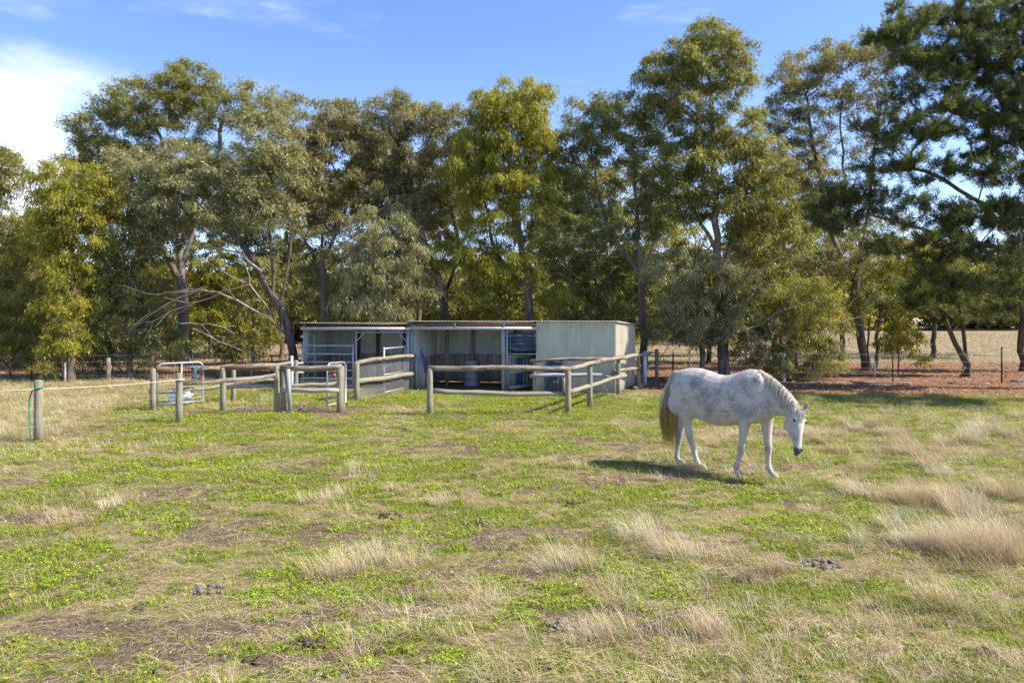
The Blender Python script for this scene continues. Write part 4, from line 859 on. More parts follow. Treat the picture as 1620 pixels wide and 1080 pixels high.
body = bpy.data.objects.new('body', me); link(body, horse)
# eyes
M_eye, nt, bb, oo = newmat('horse_eye'); bb.inputs['Base Color'].default_value = (.012, .008, .006, 1); bb.inputs['Roughness'].default_value = .3
for s_ in (-1, 1):
    b = MB(); blob(b, hp_(.285, .096*s_, .018), .016, .019, .021, lat, nrm_, dn); b.build('eye', M_eye, horse, smooth=True)
M_skin = simple('dark_skin', (.035, .03, .035), (.06, .055, .06), 20, .5)
for s_ in (-1, 1):
    b = MB(); blob(b, hp_(.93, .035*s_, .012), .008, .008, .013, lat, nrm_, dn); b.build('nostril', M_skin, horse, smooth=True)
# hooves
M_hoof = simple('hoof', (.22, .19, .16), (.36, .32, .28), 14, .6, 0, (1, 1, 3), .3)
for P_, dx_ in ((NH, 1), (FH, 1), (NF, 1), (FF, 1)):
    b = MB(); c = np.array([P_[0], P_[1], 0])+FWD*.012; t_ = P_-c; t_[2] = 0; rs = []
    for z, k, sh in ((.0, .058, .026), (.02, .056, .02), (.045, .050, .008), (.068, .043, -.004), (.078, .036, -.01)): rs.append(ring(c+FWD*sh+[0, 0, z], FWD*k*1.08, RGT*k, 16))
    loft(b, rs); b.build('hoof', M_hoof, horse, smooth=True)
# hair
M_hair = colmat('horse_hair', .25, .5, .3)
def strands(name, paths, wd, cols, parent):
    """paths (n,k,3), ribbons tapered to a point; cols (n,k,3)."""
    n, k, _ = paths.shape; t_ = np.gradient(paths, axis=1); view = rng.standard_normal((n, 1, 3)); sd = np.cross(t_, view); sd /= np.linalg.norm(sd, axis=2)[..., None]+1e-9
    tp = np.interp(np.linspace(0, 1, k), [0, .1, .7, 1], [.7, 1, .8, .15])[None, :, None]*wd[:, None, None]/2
    V = np.stack([paths-sd*tp, paths+sd*tp], 2).reshape(n, k*2, 3); b = (np.arange(n)*k*2)[:, None, None]; q = np.arange(k-1)[None, :, None]*2
    Q = (b+q+np.array([0, 1, 3, 2])[None, None]).reshape(-1, 4); cc = np.repeat(cols, 2, 1); cc = np.concatenate([np.clip(cc, 0, .85), np.ones((n, k*2, 1))], -1)
    return mesh(name, V.reshape(-1, 3), Q, M_hair, parent, attrs={'col': ('POINT', 'FLOAT_COLOR', cc)})
# tail
n, k = 900, 16; t_ = np.linspace(0, 1, k)[None, :]; dock = np.array([hz(232, 158, 0), th0-FWD*.05-[0, 0, .06], th0-FWD*.08-[0, 0, .17]])
u = rng.random(n); d0 = np.where((u < .5)[:, None], dock[0]+(dock[1]-dock[0])*(u*2)[:, None], dock[1]+(dock[2]-dock[1])*((u-.5)*2)[:, None])+rng.normal(0, .012, (n, 3))
lock = rng.integers(0, 9, n); lo = rng.normal(0, .04, (9, 2)); lo[0] = (.10, -.01); lo[1] = (.07, .02)
endz = np.clip(.24+.16*np.abs(rng.standard_normal(n))+.05*(lock % 3), .2, .9)
ctr = hz(205, 600, 0); off = lo[lock]+rng.normal(0, .018, (n, 2)); bush = np.sin(np.clip(t_, 0, 1)*2.6)**.8
xy0 = d0[:, None, :2]; target = ctr[None, None, :2]-FWD[:2]*.03
pp = xy0+(target-xy0)*sst(0, .45, t_)[..., None]+(FWD[:2]*0+np.array([1, 0]))*(off[:, 0:1]*bush)[..., None]+np.array([0, 1])*(off[:, 1:2]*bush)[..., None]
pz = d0[:, 2:3]+(endz[:, None]-d0[:, 2:3])*(t_**1.05); pp = np.concatenate([pp, pz[..., None]], -1)
pp[..., :2] += (rng.normal(0, .006, (n, k, 2)).cumsum(1))*.6
ct, cb_, cd_ = np.array([.66, .60, .46]), np.array([.58, .42, .12]), np.array([.34, .22, .06]); wv = sst(.05, .5, (1.15-pz)/.9)[..., None]
cols = ct*(1-wv)+(cb_*(1-(lock % 3 == 0)[:, None, None]*.0)+(cd_-cb_)*(lock % 4 == 0)[:, None, None])*wv; cols = cols*(1+.2*rng.standard_normal((n, 1, 1)))
strands('tail', pp, np.full(n, .0055), cols, horse)
# mane: over the crest and down the near side of the neck
n, k = 760, 9; s = rng.random(n)*(len(NKR)-1)*.98+.15; s = np.clip(s, .2, len(NKR)-1.01); ln = (.8+.6*rng.random(n))*np.interp(s, [0, 1.2, 3, 6], [.25, .6, 1.0, 1.15])
paths = np.zeros((n, k, 3)); clump = np.round(s*7)/7
for j, tj in enumerate(np.linspace(0, 1, k)):
    a = math.pi/2-(tj*ln*1.55)+.10; ss = np.clip(s+(clump-s)*tj*.18-.10*tj+rng.normal(0, .10, n)*tj*0, 0, len(NKR)-1.01); i = ss.astype(int); f = (ss-i)[:, None]
    m_ = np.array([q[0] for q in NKR]); sd = np.array([q[1] for q in NKR]); up = np.array([q[2] for q in NKR])
    L_ = lambda A: A[i]*(1-f)+A[i+1]*f
    ca, sa = np.cos(a)[:, None], np.sin(a)[:, None]; lift = 1.05+.02*math.sin(tj*3)
    paths[:, j] = L_(m_)+L_(sd)*np.sign(ca)*np.abs(ca)**.95*(1-.18*sa)*(lift+.12)+L_(up)*sa*lift
paths += rng.normal(0, .004, (n, 1, 3))
fly = rng.random(n) < .12; paths[fly, 4:] += np.array([0, -.01, .025])
cols = np.repeat((np.array([.62, .57, .48])*(1+.18*rng.standard_normal((n, 1))))[:, None], k, 1)
strands('mane', paths, np.full(n, .0055), cols, horse)
# forelock
n, k = 170, 7; l0 = rng.normal(0, .018, n); paths = np.zeros((n, k, 3)); side = rng.normal(.0, .022, n); le = .16+.14*rng.random(n)
for j, tj in enumerate(np.linspace(0, 1, k)):
    for q in range(n): paths[q, j] = hp_(-.04+tj*(le[q]+.05), l0[q]+side[q]*tj, -.03+.08*min(1, tj*2.2)+.006)
strands('forelock', paths, np.full(n, .005), np.repeat((np.array([.60, .54, .44])*(1+.15*rng.standard_normal((n, 1))))[:, None], k, 1), horse)
# ---------------------------------------------------------------- trees
L_yel = leafmat('leaf_yellow_green', (0.156, 0.159, 0.025), (0.300, 0.301, 0.045), (0.480, 0.460, 0.078), (0.600, 0.425, 0.101), .52)
L_olv = leafmat('leaf_olive', (0.126, 0.136, 0.036), (0.228, 0.236, 0.067), (0.396, 0.389, 0.134), (0.432, 0.283, 0.112), .48)
L_gry = leafmat('leaf_grey_green', (0.150, 0.153, 0.069), (0.288, 0.289, 0.146), (0.480, 0.460, 0.258), (0.456, 0.342, 0.190), .45, .5, .4)
L_grn = leafmat('leaf_dark_green', (0.090, 0.100, 0.031), (0.180, 0.201, 0.059), (0.336, 0.354, 0.123), (0.360, 0.283, 0.090), .36, .5, .48)
L_brn = leafmat('leaf_bronze_olive', (.125, .12, .045), (.235, .225, .10), (.40, .37, .185), (.42, .28, .15), .46)
L_pin = leafmat('pine_needle', (.055, .07, .026), (.115, .145, .048), (.21, .25, .08), (.27, .20, .08), .36, .4, .5)
def leaves(name, C, Rc, n, mat, parent, g, L=.17, Wd=.042, droop=.8, strand=True, style='gum', flat=.75, aspect=(1, 1)):
    """clusters at C (m,3) with radius Rc: drooping twigs set with lance leaves; one diamond face each."""
    m = len(C)
    if style == 'gum':
        ns = 14; per = max(int(n/ns), 1); i = np.repeat(np.arange(m), ns*per); k = len(i)
        s = np.repeat(np.arange(m*ns), per)
        th = g.random(m*ns)*6.283; ph = np.arccos(np.clip(g.uniform(-.55, 1, m*ns), -1, 1))
        dirv = np.stack([np.sin(ph)*np.cos(th), np.sin(ph)*np.sin(th), np.cos(ph)*flat], -1); rad = Rc[np.repeat(np.arange(m), ns)]*(.55+.45*g.random(m*ns))
        t = g.random(k)**.7
        P = C[i]+dirv[s]*(rad[s]*np.minimum(t*1.25, 1.))[:, None]; P[:, 2] -= droop*rad[s]*t**2*(.7)
        P += g.normal(0, .075, (k, 3))
        a = g.normal(0, .45, (k, 3))+dirv[s]*.45; a[:, 2] -= droop*1.1
    else:      # pine: needle brushes along short level shoots
        ns = 16; per = max(int(n/ns), 1); i = np.repeat(np.arange(m), ns*per); k = len(i); s = np.repeat(np.arange(m*ns), per)
        th = g.random(m*ns)*6.283; dirv = np.stack([np.cos(th), np.sin(th), g.normal(.1, .42, m*ns)], -1); rad = Rc[np.repeat(np.arange(m), ns)]*(.5+.5*g.random(m*ns))
        t = .25+.75*g.random(k); P = C[i]+dirv[s]*(rad[s]*t)[:, None]; P[:, 2] += .05*g.standard_normal(k)
        a = g.normal(0, .6, (k, 3))+dirv[s]*.7; a[:, 2] += .35
    a /= np.linalg.norm(a, axis=1)[:, None]
    b = g.standard_normal((k, 3)); b -= a*np.sum(a*b, 1)[:, None]; b /= np.linalg.norm(b, axis=1)[:, None]+1e-9
    ll = (L*(.65+.7*g.random(k)))[:, None]; ww = (Wd*(.7+.6*g.random(k)))[:, None]/2
    nrm = np.cross(a, b)*ww*.5
    V = np.stack([P, P+a*ll*.42+b*ww+nrm, P+a*ll, P+a*ll*.42-b*ww+nrm], 1)
    cl = g.normal(0, .13, m)[i]; rnd = np.clip(.5+cl+.24*g.standard_normal(k), 0, 1)
    zc = (C[i][:, 2]-C[:, 2].min())/(np.ptp(C[:, 2])+.1); rnd = np.clip(rnd+.10*(zc-.5), 0, 1)
    return mesh(name, V.reshape(-1, 3), np.arange(k*4).reshape(-1, 4), mat, parent, attrs={'rnd': ('FACE', 'FLOAT', rnd)})
def skeleton(trunks, C, g, r0, up=.5, seg=.45, wob=.05):
    """trunks: polylines with parents; clusters joined one by one to the nearest suitable limb."""
    P, par = [], []
    def addpath(pts, parent):
        last = parent; 
        for q in pts: P.append(np.array(q, float)); par.append(last); last = len(P)-1
        return last
    def resample(pl):
        out = [np.array(pl[0], float)]
        for a, b in zip(pl[:-1], pl[1:]):
            a = np.array(a, float); b = np.array(b, float); n = max(int(np.linalg.norm(b-a)/seg), 1)
            for k in range(1, n+1): out.append(a+(b-a)*k/n+(g.normal(0, wob, 3) if k < n else 0))
        return out
    def smooth(pl):          # one Chaikin pass keeps ends
        pl = [np.array(p, float) for p in pl]
        if len(pl) < 3: return pl
        o = [pl[0]]
        for a, b in zip(pl[:-1], pl[1:]): o += [a*.75+b*.25, a*.25+b*.75]
        return o[:1]+o[2:-1]+[pl[-1]] if len(o) > 4 else o+[pl[-1]]
    for k, tr in enumerate(trunks):
        pts = resample(smooth(tr))
        if k == 0: addpath(pts, -1)
        else:
            A = np.array(P); j = int(np.argmin(np.linalg.norm(A-pts[0], axis=1))); addpath(pts[1:], j)
    A = np.array(P); order = np.argsort([np.min(np.linalg.norm(A-c, axis=1)) for c in C])
    zmin = A[0][2]+1.0
    for ci in order:
        c = C[ci]; A = np.array(P); d = np.linalg.norm(A-c, axis=1); h = np.linalg.norm((A-c)[:, :2], axis=1)
        cost = d+1.3*np.maximum(A[:, 2]-(c[2]-up*h), 0)+20*(A[:, 2] < zmin)*(c[2] > zmin+.8)
        j = int(np.argmin(cost)); a = A[j]; v = c-a; L = np.linalg.norm(v)
        if L < .25: continue
        n = max(int(L/seg), 1); mid = a+v*.5+np.array([0, 0, .12*L])+g.normal(0, .07*L, 3)
        t = (np.arange(1, n+1)/n)[:, None]; pts = (1-t)**2*a+2*t*(1-t)*mid+t*t*c
        pts[:-1] += g.normal(0, wob*.7, (n-1, 3)); addpath(pts, j)
    P = np.array(P); par = np.array(par); N_ = len(P); ex = 2.25; acc = np.zeros(N_); leaf = np.ones(N_, bool); leaf[par[par >= 0]] = False
    acc[leaf] = .011**ex
    for k in range(N_-1, 0, -1):
        acc[k] = max(acc[k], .011**ex); acc[par[k]] += acc[k]
    r = acc**(1/ex)
    s = math.log(max(r0, .03)/.011)/math.log(r[0]/.011) if r[0] > .012 else 1
    r = .011*(r/.011)**s
    return P, par, r
def wood(name, P, par, r, mat, parent, flare=1.35, sides=7):
    kids = [[] for _ in P]
    for k, q in enumerate(par):
        if q >= 0: kids[q].append(k)
    b = MB(); stack = [(0, -1)]
    while stack:
        k, src = stack.pop(); ch = [k] if src < 0 else [src, k]
        rs = [r[k]] if src < 0 else [min(r[src], r[k]*1.25), r[k]]
        while kids[k]:
            ks = sorted(kids[k], key=lambda q: -r[q]); k = ks[0]; ch.append(k); rs.append(r[k])
            for q in ks[1:]: stack.append((q, par[q]))
        if len(ch) < 2: continue
        rs = np.array(rs); pts = P[ch].copy()
        if ch[0] == 0: 
            z = pts[:, 2]-pts[0, 2]; rs = rs*(1+(flare-1)*np.exp(-z/.35)); pts[0, 2] -= .15
        n = sides+3 if rs[0] > .12 else (sides if rs[0] > .05 else (5 if rs[0] > .025 else 3))
        b.tube(pts, rs, n, cap=False, jit=.06 if n > 5 else 0)
    return b.build(name, mat, parent, smooth=True)
def bezc(lobes, Y, g, dens, rc):
    C = []
    for lb in lobes:
        cx, cy, rx, ry = lb[:4]; dy = lb[4] if len(lb) > 4 else 0; dm = lb[5] if len(lb) > 5 else 1
        Yl = Y+dy; rxm, rzm = rx/F*Yl, ry/F*Yl; n = max(int(dens*dm*rxm*rzm*3.14/(rc*rc)*.62), 3); c = W(cx, cy, Yl); ryd = (rxm+.3)*.85
        cand = []
        for _ in range(n):
            best, bd = None, -1
            for _k in range(6):
                v = g.standard_normal(3); v /= np.linalg.norm(v); v *= g.random()**.4; q = c+v*[rxm, ryd, rzm]
                d = min([np.linalg.norm(q-o) for o in cand], default=9)
                if d > bd: best, bd = q, d
            cand.append(best)
        C += cand
    C = np.array(C); C[:, 2] = np.maximum(C[:, 2], .25); return C
def tree(name, base, Y, r0, trunks, lobes, leafm, barkm, label, cat='tree', seed=1, dens=2.0, n=300, rc=.47, droop=.8, L=.135, Wd=.034, style='gum', dead=(), group=None, up=.5, flare=1.35, wob=.05, parts=('trunk', 'crown')):
    g = np.random.default_rng(seed); x = gx(base, Y); root = empty(name, (x, Y, 0), label, cat, group)
    C = bezc(lobes, Y, g, dens, rc); Rc = rc*(.75+.5*g.random(len(C)))
    tr = [[[x, Y, 0.]]+[list(W(q[0], q[1], Y+(q[2] if len(q) > 2 else 0))) for q in trunks[0]]]+[[list(W(q[0], q[1], Y+(q[2] if len(q) > 2 else 0))) for q in t_] for t_ in trunks[1:]]
    P, par, r = skeleton(tr, C, g, r0*.78, up, wob=wob)
    wood(parts[0], P, par, r, barkm, root, flare)
    leaves(parts[1], C, Rc, n, leafm, root, g, L, Wd, droop, style=style)
    for k, dl in enumerate(dead):        # bare dead limbs
        b = MB(); pts = [W(q[0], q[1], Y+(q[2] if len(q) > 2 else -.6)) for q in dl[1:]]; R0 = dl[0]
        out = [pts[0]]
        for a, e in zip(pts[:-1], pts[1:]):
            m_ = max(int(np.linalg.norm(e-a)/.35), 1)
            for q in range(1, m_+1): out.append(a+(e-a)*q/m_+(g.normal(0, .03, 3) if q < m_ else 0))
        out = np.array(out); rr_ = np.linspace(R0, .012, len(out)); b.tube(out, rr_, 6, cap=False)
        for q in range(2, len(out), 2):      # side twigs
            for s in range(2):
                d = (out[q]-out[q-1]); d /= np.linalg.norm(d); d = d+g.normal(0, .55, 3); d /= np.linalg.norm(d); ln = .5+.9*g.random(); p = out[q]; tw = [p]
                for _ in range(4): d = d+g.normal(0, .18, 3)-[0, 0, .04]; d /= np.linalg.norm(d); p = p+d*ln/4; tw.append(p)
                b.tube(tw, np.linspace(min(rr_[q]*.7, .022), .005, 5), 3, cap=False)
        b.build('dead_limb', M_dead, root, smooth=True)
    return root
M_dead = simple('dead_wood', (.20, .16, .13), (.38, .31, .26), 4, .9, 0, (2, 2, 2), .5)
GT = 'gum_tree'
tree(GT, -70, 27, .22, [[(-60, 450), (-40, 330)]], [(-30, 275, 62, 50), (5, 262, 38, 30), (-20, 370, 70, 60), (25, 400, 50, 55), (20, 480, 60, 45), (60, 470, 35, 40), (30, 545, 50, 38)], L_olv, M_bark, 'olive green gum at the far left edge with its trunk outside the picture', seed=11, droop=.6)
tree(GT, 112, 25, .2, [[(115, 500), (112, 420), (108, 330)]], [(95, 285, 40, 45), (125, 340, 55, 60), (85, 380, 38, 60), (105, 450, 42, 60), (118, 525, 34, 42, 0, .8), (85, 560, 26, 24, 0, .7), (70, 320, 30, 45), (150, 300, 40, 50)], L_yel, M_barkd, 'bright yellow green bushy gum with leaves to the ground at the left', seed=12, n=303, droop=.9, L=.14)
tree(GT, 292, 30, .30, [[(290, 480), (285, 400), (275, 330, .5), (260, 260), (245, 200)], [(287, 420), (320, 330, .5), (345, 260), (350, 190)], [(288, 460), (262, 400, -.4), (225, 330, -.6), (200, 260)]],
     [(295, 135, 55, 35), (240, 165, 60, 45), (185, 210, 50, 50), (150, 265, 55, 45), (355, 165, 50, 40, 0, .75), (400, 165, 40, 35, 0, .7), (440, 160, 25, 25, 1, .8), (290, 205, 60, 45, 0, .6), (215, 270, 60, 50), (130, 215, 25, 30), (290, 120, 30, 22), (170, 165, 25, 25)], L_olv, M_bark, 'tall domed gum with a stout straight trunk behind the tubular gate', seed=13, L=.135, droop=.5, dens=2.1)
tree(GT, 205, 26.5, .14, [[(205, 520), (190, 450), (180, 400)]], [(205, 385, 50, 55), (250, 370, 40, 45), (170, 440, 45, 50), (215, 470, 55, 45), (165, 520, 50, 42), (240, 540, 50, 35), (285, 555, 30, 25, 0, .6), (130, 560, 40, 28)], L_grn, M_bark, 'dark grey green gum with low boughs between the yellow green tree and the gate', seed=14, n=276,
     dead=((.05, (280, 585, .5), (255, 545), (232, 520), (205, 540)), (.03, (180, 560), (210, 575), (150, 600))))
tree(GT, 470, 26, .20, [[(462, 545), (448, 490), (425, 460), (395, 400), (370, 372), (335, 350), (308, 318)], [(436, 472), (432, 420), (424, 350), (425, 290)], [(395, 400), (398, 350), (385, 300)], [(444, 485), (452, 440), (462, 380), (455, 320)]],
     [(425, 225, 55, 40), (455, 270, 40, 50), (385, 270, 50, 40), (330, 285, 60, 38), (270, 275, 50, 35), (225, 290, 45, 45), (405, 320, 50, 45), (350, 340, 50, 30), (270, 335, 40, 40), (450, 350, 30, 40, 0, .7), (205, 250, 30, 25), (300, 245, 45, 22), (420, 180, 35, 22)], L_gry, M_barkd, 'leaning gum at the left end of the shed with long limbs reaching left', seed=15, droop=.55, L=.135, n=290, dens=2.2,
     dead=((.05, (452, 528, 0), (425, 502), (400, 490), (375, 475), (345, 462), (315, 458), (285, 462), (235, 465), (185, 450)), (.045, (432, 500, .2), (410, 470), (395, 450), (370, 440), (345, 425), (300, 398)), (.04, (315, 459), (285, 470), (262, 482), (235, 500), (212, 520)), (.035, (350, 464), (310, 478), (270, 492), (230, 515)), (.05, (415, 430), (395, 415), (380, 400), (350, 395), (290, 385), (250, 390)), (.03, (285, 512), (330, 512), (355, 518), (372, 528)), (.03, (305, 520), (345, 540), (400, 560), (420, 580))))
tree(GT, 515, 28, .2, [[(512, 470), (508, 390), (512, 300)], [(510, 430), (475, 370), (465, 300)], [(510, 410), (545, 340), (560, 270)]],
     [(490, 195, 55, 40), (540, 190, 40, 35), (475, 250, 45, 50), (530, 250, 50, 55), (570, 300, 35, 50), (490, 320, 50, 50, 0, .7), (545, 370, 45, 45, 0, .7), (480, 390, 35, 40, 0, .6), (500, 450, 40, 35, .5, .7)], L_brn, M_barkr, 'bronze olive gum rising behind the left stalls of the shed', seed=16, n=264)
tree(GT, 706, 28.5, .26, [[(705, 480), (690, 430), (665, 370), (650, 300), (640, 240)], [(703, 470), (728, 400), (715, 330), (705, 260)], [(697, 450), (640, 400), (610, 350)]],
     [(620, 180, 45, 35), (660, 185, 50, 38), (705, 205, 45, 38), (590, 230, 40, 45), (640, 250, 55, 45), (695, 270, 50, 45), (610, 310, 50, 50), (660, 330, 50, 40), (700, 340, 45, 45)], L_brn, M_barkd, 'broad bronze olive gum with a dark trunk behind the middle of the shed', seed=17, n=303, droop=1.0)
tree(GT, 618, 25.8, .13, [[(622, 500), (615, 430), (600, 370)]], [(610, 360, 48, 45), (580, 395, 35, 40), (640, 400, 45, 45), (600, 440, 50, 38), (655, 450, 40, 35), (570, 470, 35, 25), (620, 480, 50, 22, 0, .6)], L_gry, M_bark, 'pale silvery gum with weeping leaves right behind the gate stall', seed=18, n=316, droop=1.15, L=.17, Wd=.028)
tree(GT, 838, 26.5, .2, [[(838, 480), (828, 410), (815, 330), (800, 240)], [(834, 450), (780, 400), (770, 330)]],
     [(790, 155, 45, 30), (835, 150, 40, 28), (760, 200, 45, 45), (815, 205, 55, 45), (855, 220, 30, 45), (740, 265, 45, 50), (790, 270, 50, 45), (840, 290, 40, 45), (775, 335, 42, 42, 0, .8), (830, 350, 35, 35, 0, .6), (745, 395, 35, 42, 0, .8), (790, 415, 40, 32, 0, .7), (755, 455, 32, 18, 0, .6), (845, 420, 25, 25, 0, .5), (890, 470, 30, 22, 0, .7), (705, 400, 18, 30)], L_yel, M_barkd, 'big yellow green weeping gum behind the right half of the open stalls', seed=19, n=343, droop=1.25, L=.17, Wd=.03, dens=2.2)
tree(GT, 1018, 27.5, .2, [[(1017, 470), (1012, 380), (1005, 300), (1000, 230)], [(1016, 440), (965, 370), (945, 300), (935, 240)], [(1016, 430), (1045, 350), (1050, 270)]],
     [(935, 175, 50, 28), (985, 175, 50, 30), (1035, 190, 35, 35), (915, 225, 40, 35), (965, 230, 45, 35), (1025, 245, 45, 40), (1045, 300, 35, 40, 0, .8), (905, 275, 30, 30, 0, .8), (1005, 300, 40, 30, 0, .6), (910, 330, 35, 35, 0, .6), (965, 350, 45, 40, 0, .5), (1030, 360, 40, 35, 0, .6), (880, 240, 22, 35)], L_grn, M_barkr, 'dark green gum with a flat top and open limbs above the pale shed wall', seed=20, n=316, droop=.6, L=.135)
tree(GT, 950, 29, .15, [[(948, 500), (940, 430)]], [(900, 420, 40, 45), (950, 410, 50, 45), (1000, 430, 45, 45), (920, 480, 50, 35), (980, 490, 50, 35), (1040, 480, 40, 45), (1020, 400, 40, 35, 0, .8), (880, 370, 30, 40)], L_grn, M_barkd, 'low dark bushy gum directly behind the right end of the shed roof', seed=21, n=316, droop=.7)
tree(GT, 1147, 26, .27, [[(1141, 480), (1137, 400), (1131, 300), (1128, 200), (1118, 100)], [(1139, 430), (1165, 360), (1185, 290), (1195, 240)], [(1137, 400), (1100, 340), (1085, 290)], [(1130, 230), (1075, 160)]],
     [(1110, 60, 45, 26), (1150, 80, 40, 35), (1075, 95, 45, 35), (1040, 125, 35, 30), (1110, 110, 60, 35), (1165, 125, 28, 35), (1060, 160, 40, 25), (1110, 165, 50, 25, 0, .52), (1115, 205, 45, 30), (1165, 195, 45, 30), (1090, 250, 45, 40), (1150, 255, 60, 45), (1210, 250, 38, 40), (1085, 310, 40, 45), (1145, 320, 55, 40, 0, .7), (1205, 310, 50, 50), (1245, 360, 45, 40), (1190, 370, 50, 45, 0, .8)], L_olv, M_barkr, 'tallest gum with a rounded olive top rising behind the grey horse', seed=22, n=303, droop=.8, L=.16, dens=2.1,
     dead=((.04, (1150, 455), (1180, 440), (1215, 420), (1250, 400)), (.035, (1140, 470), (1105, 440), (1060, 420)), (.035, (1150, 420), (1130, 400), (1100, 380), (1090, 350))))
tree(GT, 1108, 25.6, .13, [[(1120, 500), (1110, 440), (1100, 390)]], [(1065, 430, 45, 35), (1120, 430, 40, 35), (1085, 485, 50, 32), (1150, 490, 40, 35), (1060, 520, 40, 22), (1110, 530, 40, 20), (1175, 450, 40, 40), (1190, 520, 45, 28)], L_gry, M_bark, 'low blue grey gum boughs hanging behind the rump of the horse', seed=23, n=316, droop=.9, L=.17,
     dead=((.03, (1130, 560), (1090, 530), (1060, 545), (1040, 575)), (.03, (1150, 530), (1200, 515), (1240, 490), (1280, 480)), (.025, (1175, 540), (1215, 560), (1190, 590))))
tree(GT, 1372, 31, .25, [[(1357, 510), (1352, 460), (1362, 400), (1375, 320), (1385, 220), (1390, 150)], [(1352, 450), (1325, 400), (1305, 320), (1285, 220), (1275, 150)], [(1362, 400), (1340, 330), (1330, 240), (1335, 150)]],
     [(1290, 95, 50, 25), (1345, 85, 40, 28), (1390, 90, 35, 30), (1250, 130, 35, 35), (1310, 140, 45, 35, 0, .75), (1365, 150, 40, 40, 0, .7), (1235, 185, 35, 40), (1280, 200, 45, 35, 0, .8), (1265, 250, 40, 40, 0, .8), (1310, 270, 35, 35, 0, .5), (1400, 200, 30, 45, 0, .6), (1355, 230, 30, 30, 0, .4), (1285, 320, 40, 40), (1350, 400, 55, 40, 0, .8), (1300, 420, 40, 35), (1410, 370, 40, 40, 1, .8)], L_brn, M_barkr, 'open crowned gum with a forked trunk and bare limbs, right of the tallest one', seed=24, n=264, droop=.6, L=.135)
tree(GT, 1384, 31.5, .1, [[(1390, 500), (1402, 430), (1425, 390)]], [(1440, 400, 40, 30), (1415, 440, 35, 30), (1465, 430, 30, 28), (1380, 455, 30, 25), (1430, 480, 40, 20)], L_yel, M_barkr, 'thin reddish stemmed gum close behind the forked trunk', seed=25, n=264)
tree(GT, 1374, 30.5, .06, [[(1374, 520), (1378, 470)]], [(1375, 460, 25, 22), (1350, 480, 20, 18)], L_grn, M_barkr, 'slimmest red stem between the forked gum and its thin neighbour', seed=26)
tree('willowy_shrub', 1262, 25.8, .1, [[(1260, 560), (1255, 500)], [(1262, 590), (1300, 550)], [(1261, 585), (1220, 555)]], [(1255, 455, 45, 35), (1225, 490, 40, 35), (1285, 490, 40, 35), (1250, 530, 50, 30), (1300, 545, 35, 25, 0, .8), (1205, 560, 40, 18), (1260, 575, 60, 18), (1310, 580, 30, 12, 0, .8), (1325, 520, 22, 22, 0, .6)], L_olv, M_bark, 'dense willowy shrub with tangled pale twigs above the horse head', 'shrub', seed=27, n=316, droop=.9, L=.16, Wd=.028, parts=('stem', 'foliage'),
     dead=((.03, (1270, 590), (1230, 570), (1200, 580), (1185, 590)), (.03, (1255, 590), (1300, 585), (1340, 590)), (.025, (1290, 560), (1330, 545), (1355, 550)), (.03, (1260, 560), (1210, 530), (1190, 540)), (.04, (1300, 520), (1345, 505), (1365, 500))))
tree('sapling', 1421, 28.5, .03, [[(1422, 540), (1421, 520)]], [(1415, 525, 25, 14), (1438, 535, 20, 14), (1455, 562, 14, 10), (1402, 545, 12, 14), (1425, 510, 20, 10)], L_yel, M_barkr, 'bright green sapling with drooping leaves beside the dark star picket', 'tree', seed=28, rc=.32, n=110, droop=1.1, L=.19, Wd=.04, parts=('stem', 'foliage'))
# pines at the right
PT = 'pine_tree'
tree(PT, 1690, 22.5, .34, [[(1688, 400), (1672, 250), (1650, 100), (1630, -60), (1620, -180)], [(1690, 440), (1600, 395), (1500, 375), (1420, 350), (1350, 335)], [(1686, 385), (1600, 345), (1530, 310), (1480, 275), (1420, 260)], [(1680, 300), (1620, 230), (1580, 150), (1540, 60), (1500, 20)], [(1672, 240), (1600, 130), (1570, 20)], [(1694, 500), (1610, 455), (1520, 445), (1470, 440)]],
     [(1440, 20, 38, 22), (1475, 60, 50, 35), (1530, 20, 60, 30), (1590, 30, 50, 50), (1425, 105, 32, 26), (1460, 150, 50, 28), (1520, 110, 55, 35), (1570, 170, 50, 35, 0, .8), (1610, 120, 35, 60, 0, .8), (1430, 215, 45, 26), (1380, 200, 22, 18), (1500, 200, 40, 26), (1400, 265, 45, 26), (1460, 270, 45, 26), (1530, 260, 45, 25, 0, .7), (1340, 300, 45, 24), (1400, 325, 55, 24), (1300, 320, 32, 20), (1330, 345, 50, 22), (1470, 340, 55, 24), (1550, 330, 45, 24, 0, .7), (1610, 300, 35, 60, 0, .7), (1440, 385, 60, 20), (1520, 400, 60, 22), (1590, 400, 45, 26), (1500, 445, 50, 18), (1560, 455, 50, 20), (1610, 470, 35, 25), (1660, 200, 60, 150, 0, .5), (1390, 60, 15, 14), (1600, 180, 45, 50), (1560, 100, 45, 40), (1580, 260, 50, 35), (1500, 180, 40, 30, 0, .7), (1600, 350, 40, 30), (1530, 350, 45, 25), (1620, 60, 30, 60), (1480, 100, 40, 30), (1430, 60, 25, 25), (1880, 40, 80, 70, -4, .5), (1980, 120, 90, 80, -4, .5), (1790, 130, 60, 60, -3, .5), (2090, 80, 90, 90, -4, .5), (1900, 230, 90, 60, -4.5, .5), (2050, 0, 90, 60, -3, .5)],
     L_pin, M_barkd, 'large dark pine filling the upper right with sweeping boughs, its trunk just outside', 'pine', seed=31, style='pine', n=900, L=.17, Wd=.02, rc=.58, dens=2.0, up=.1, wob=.03)
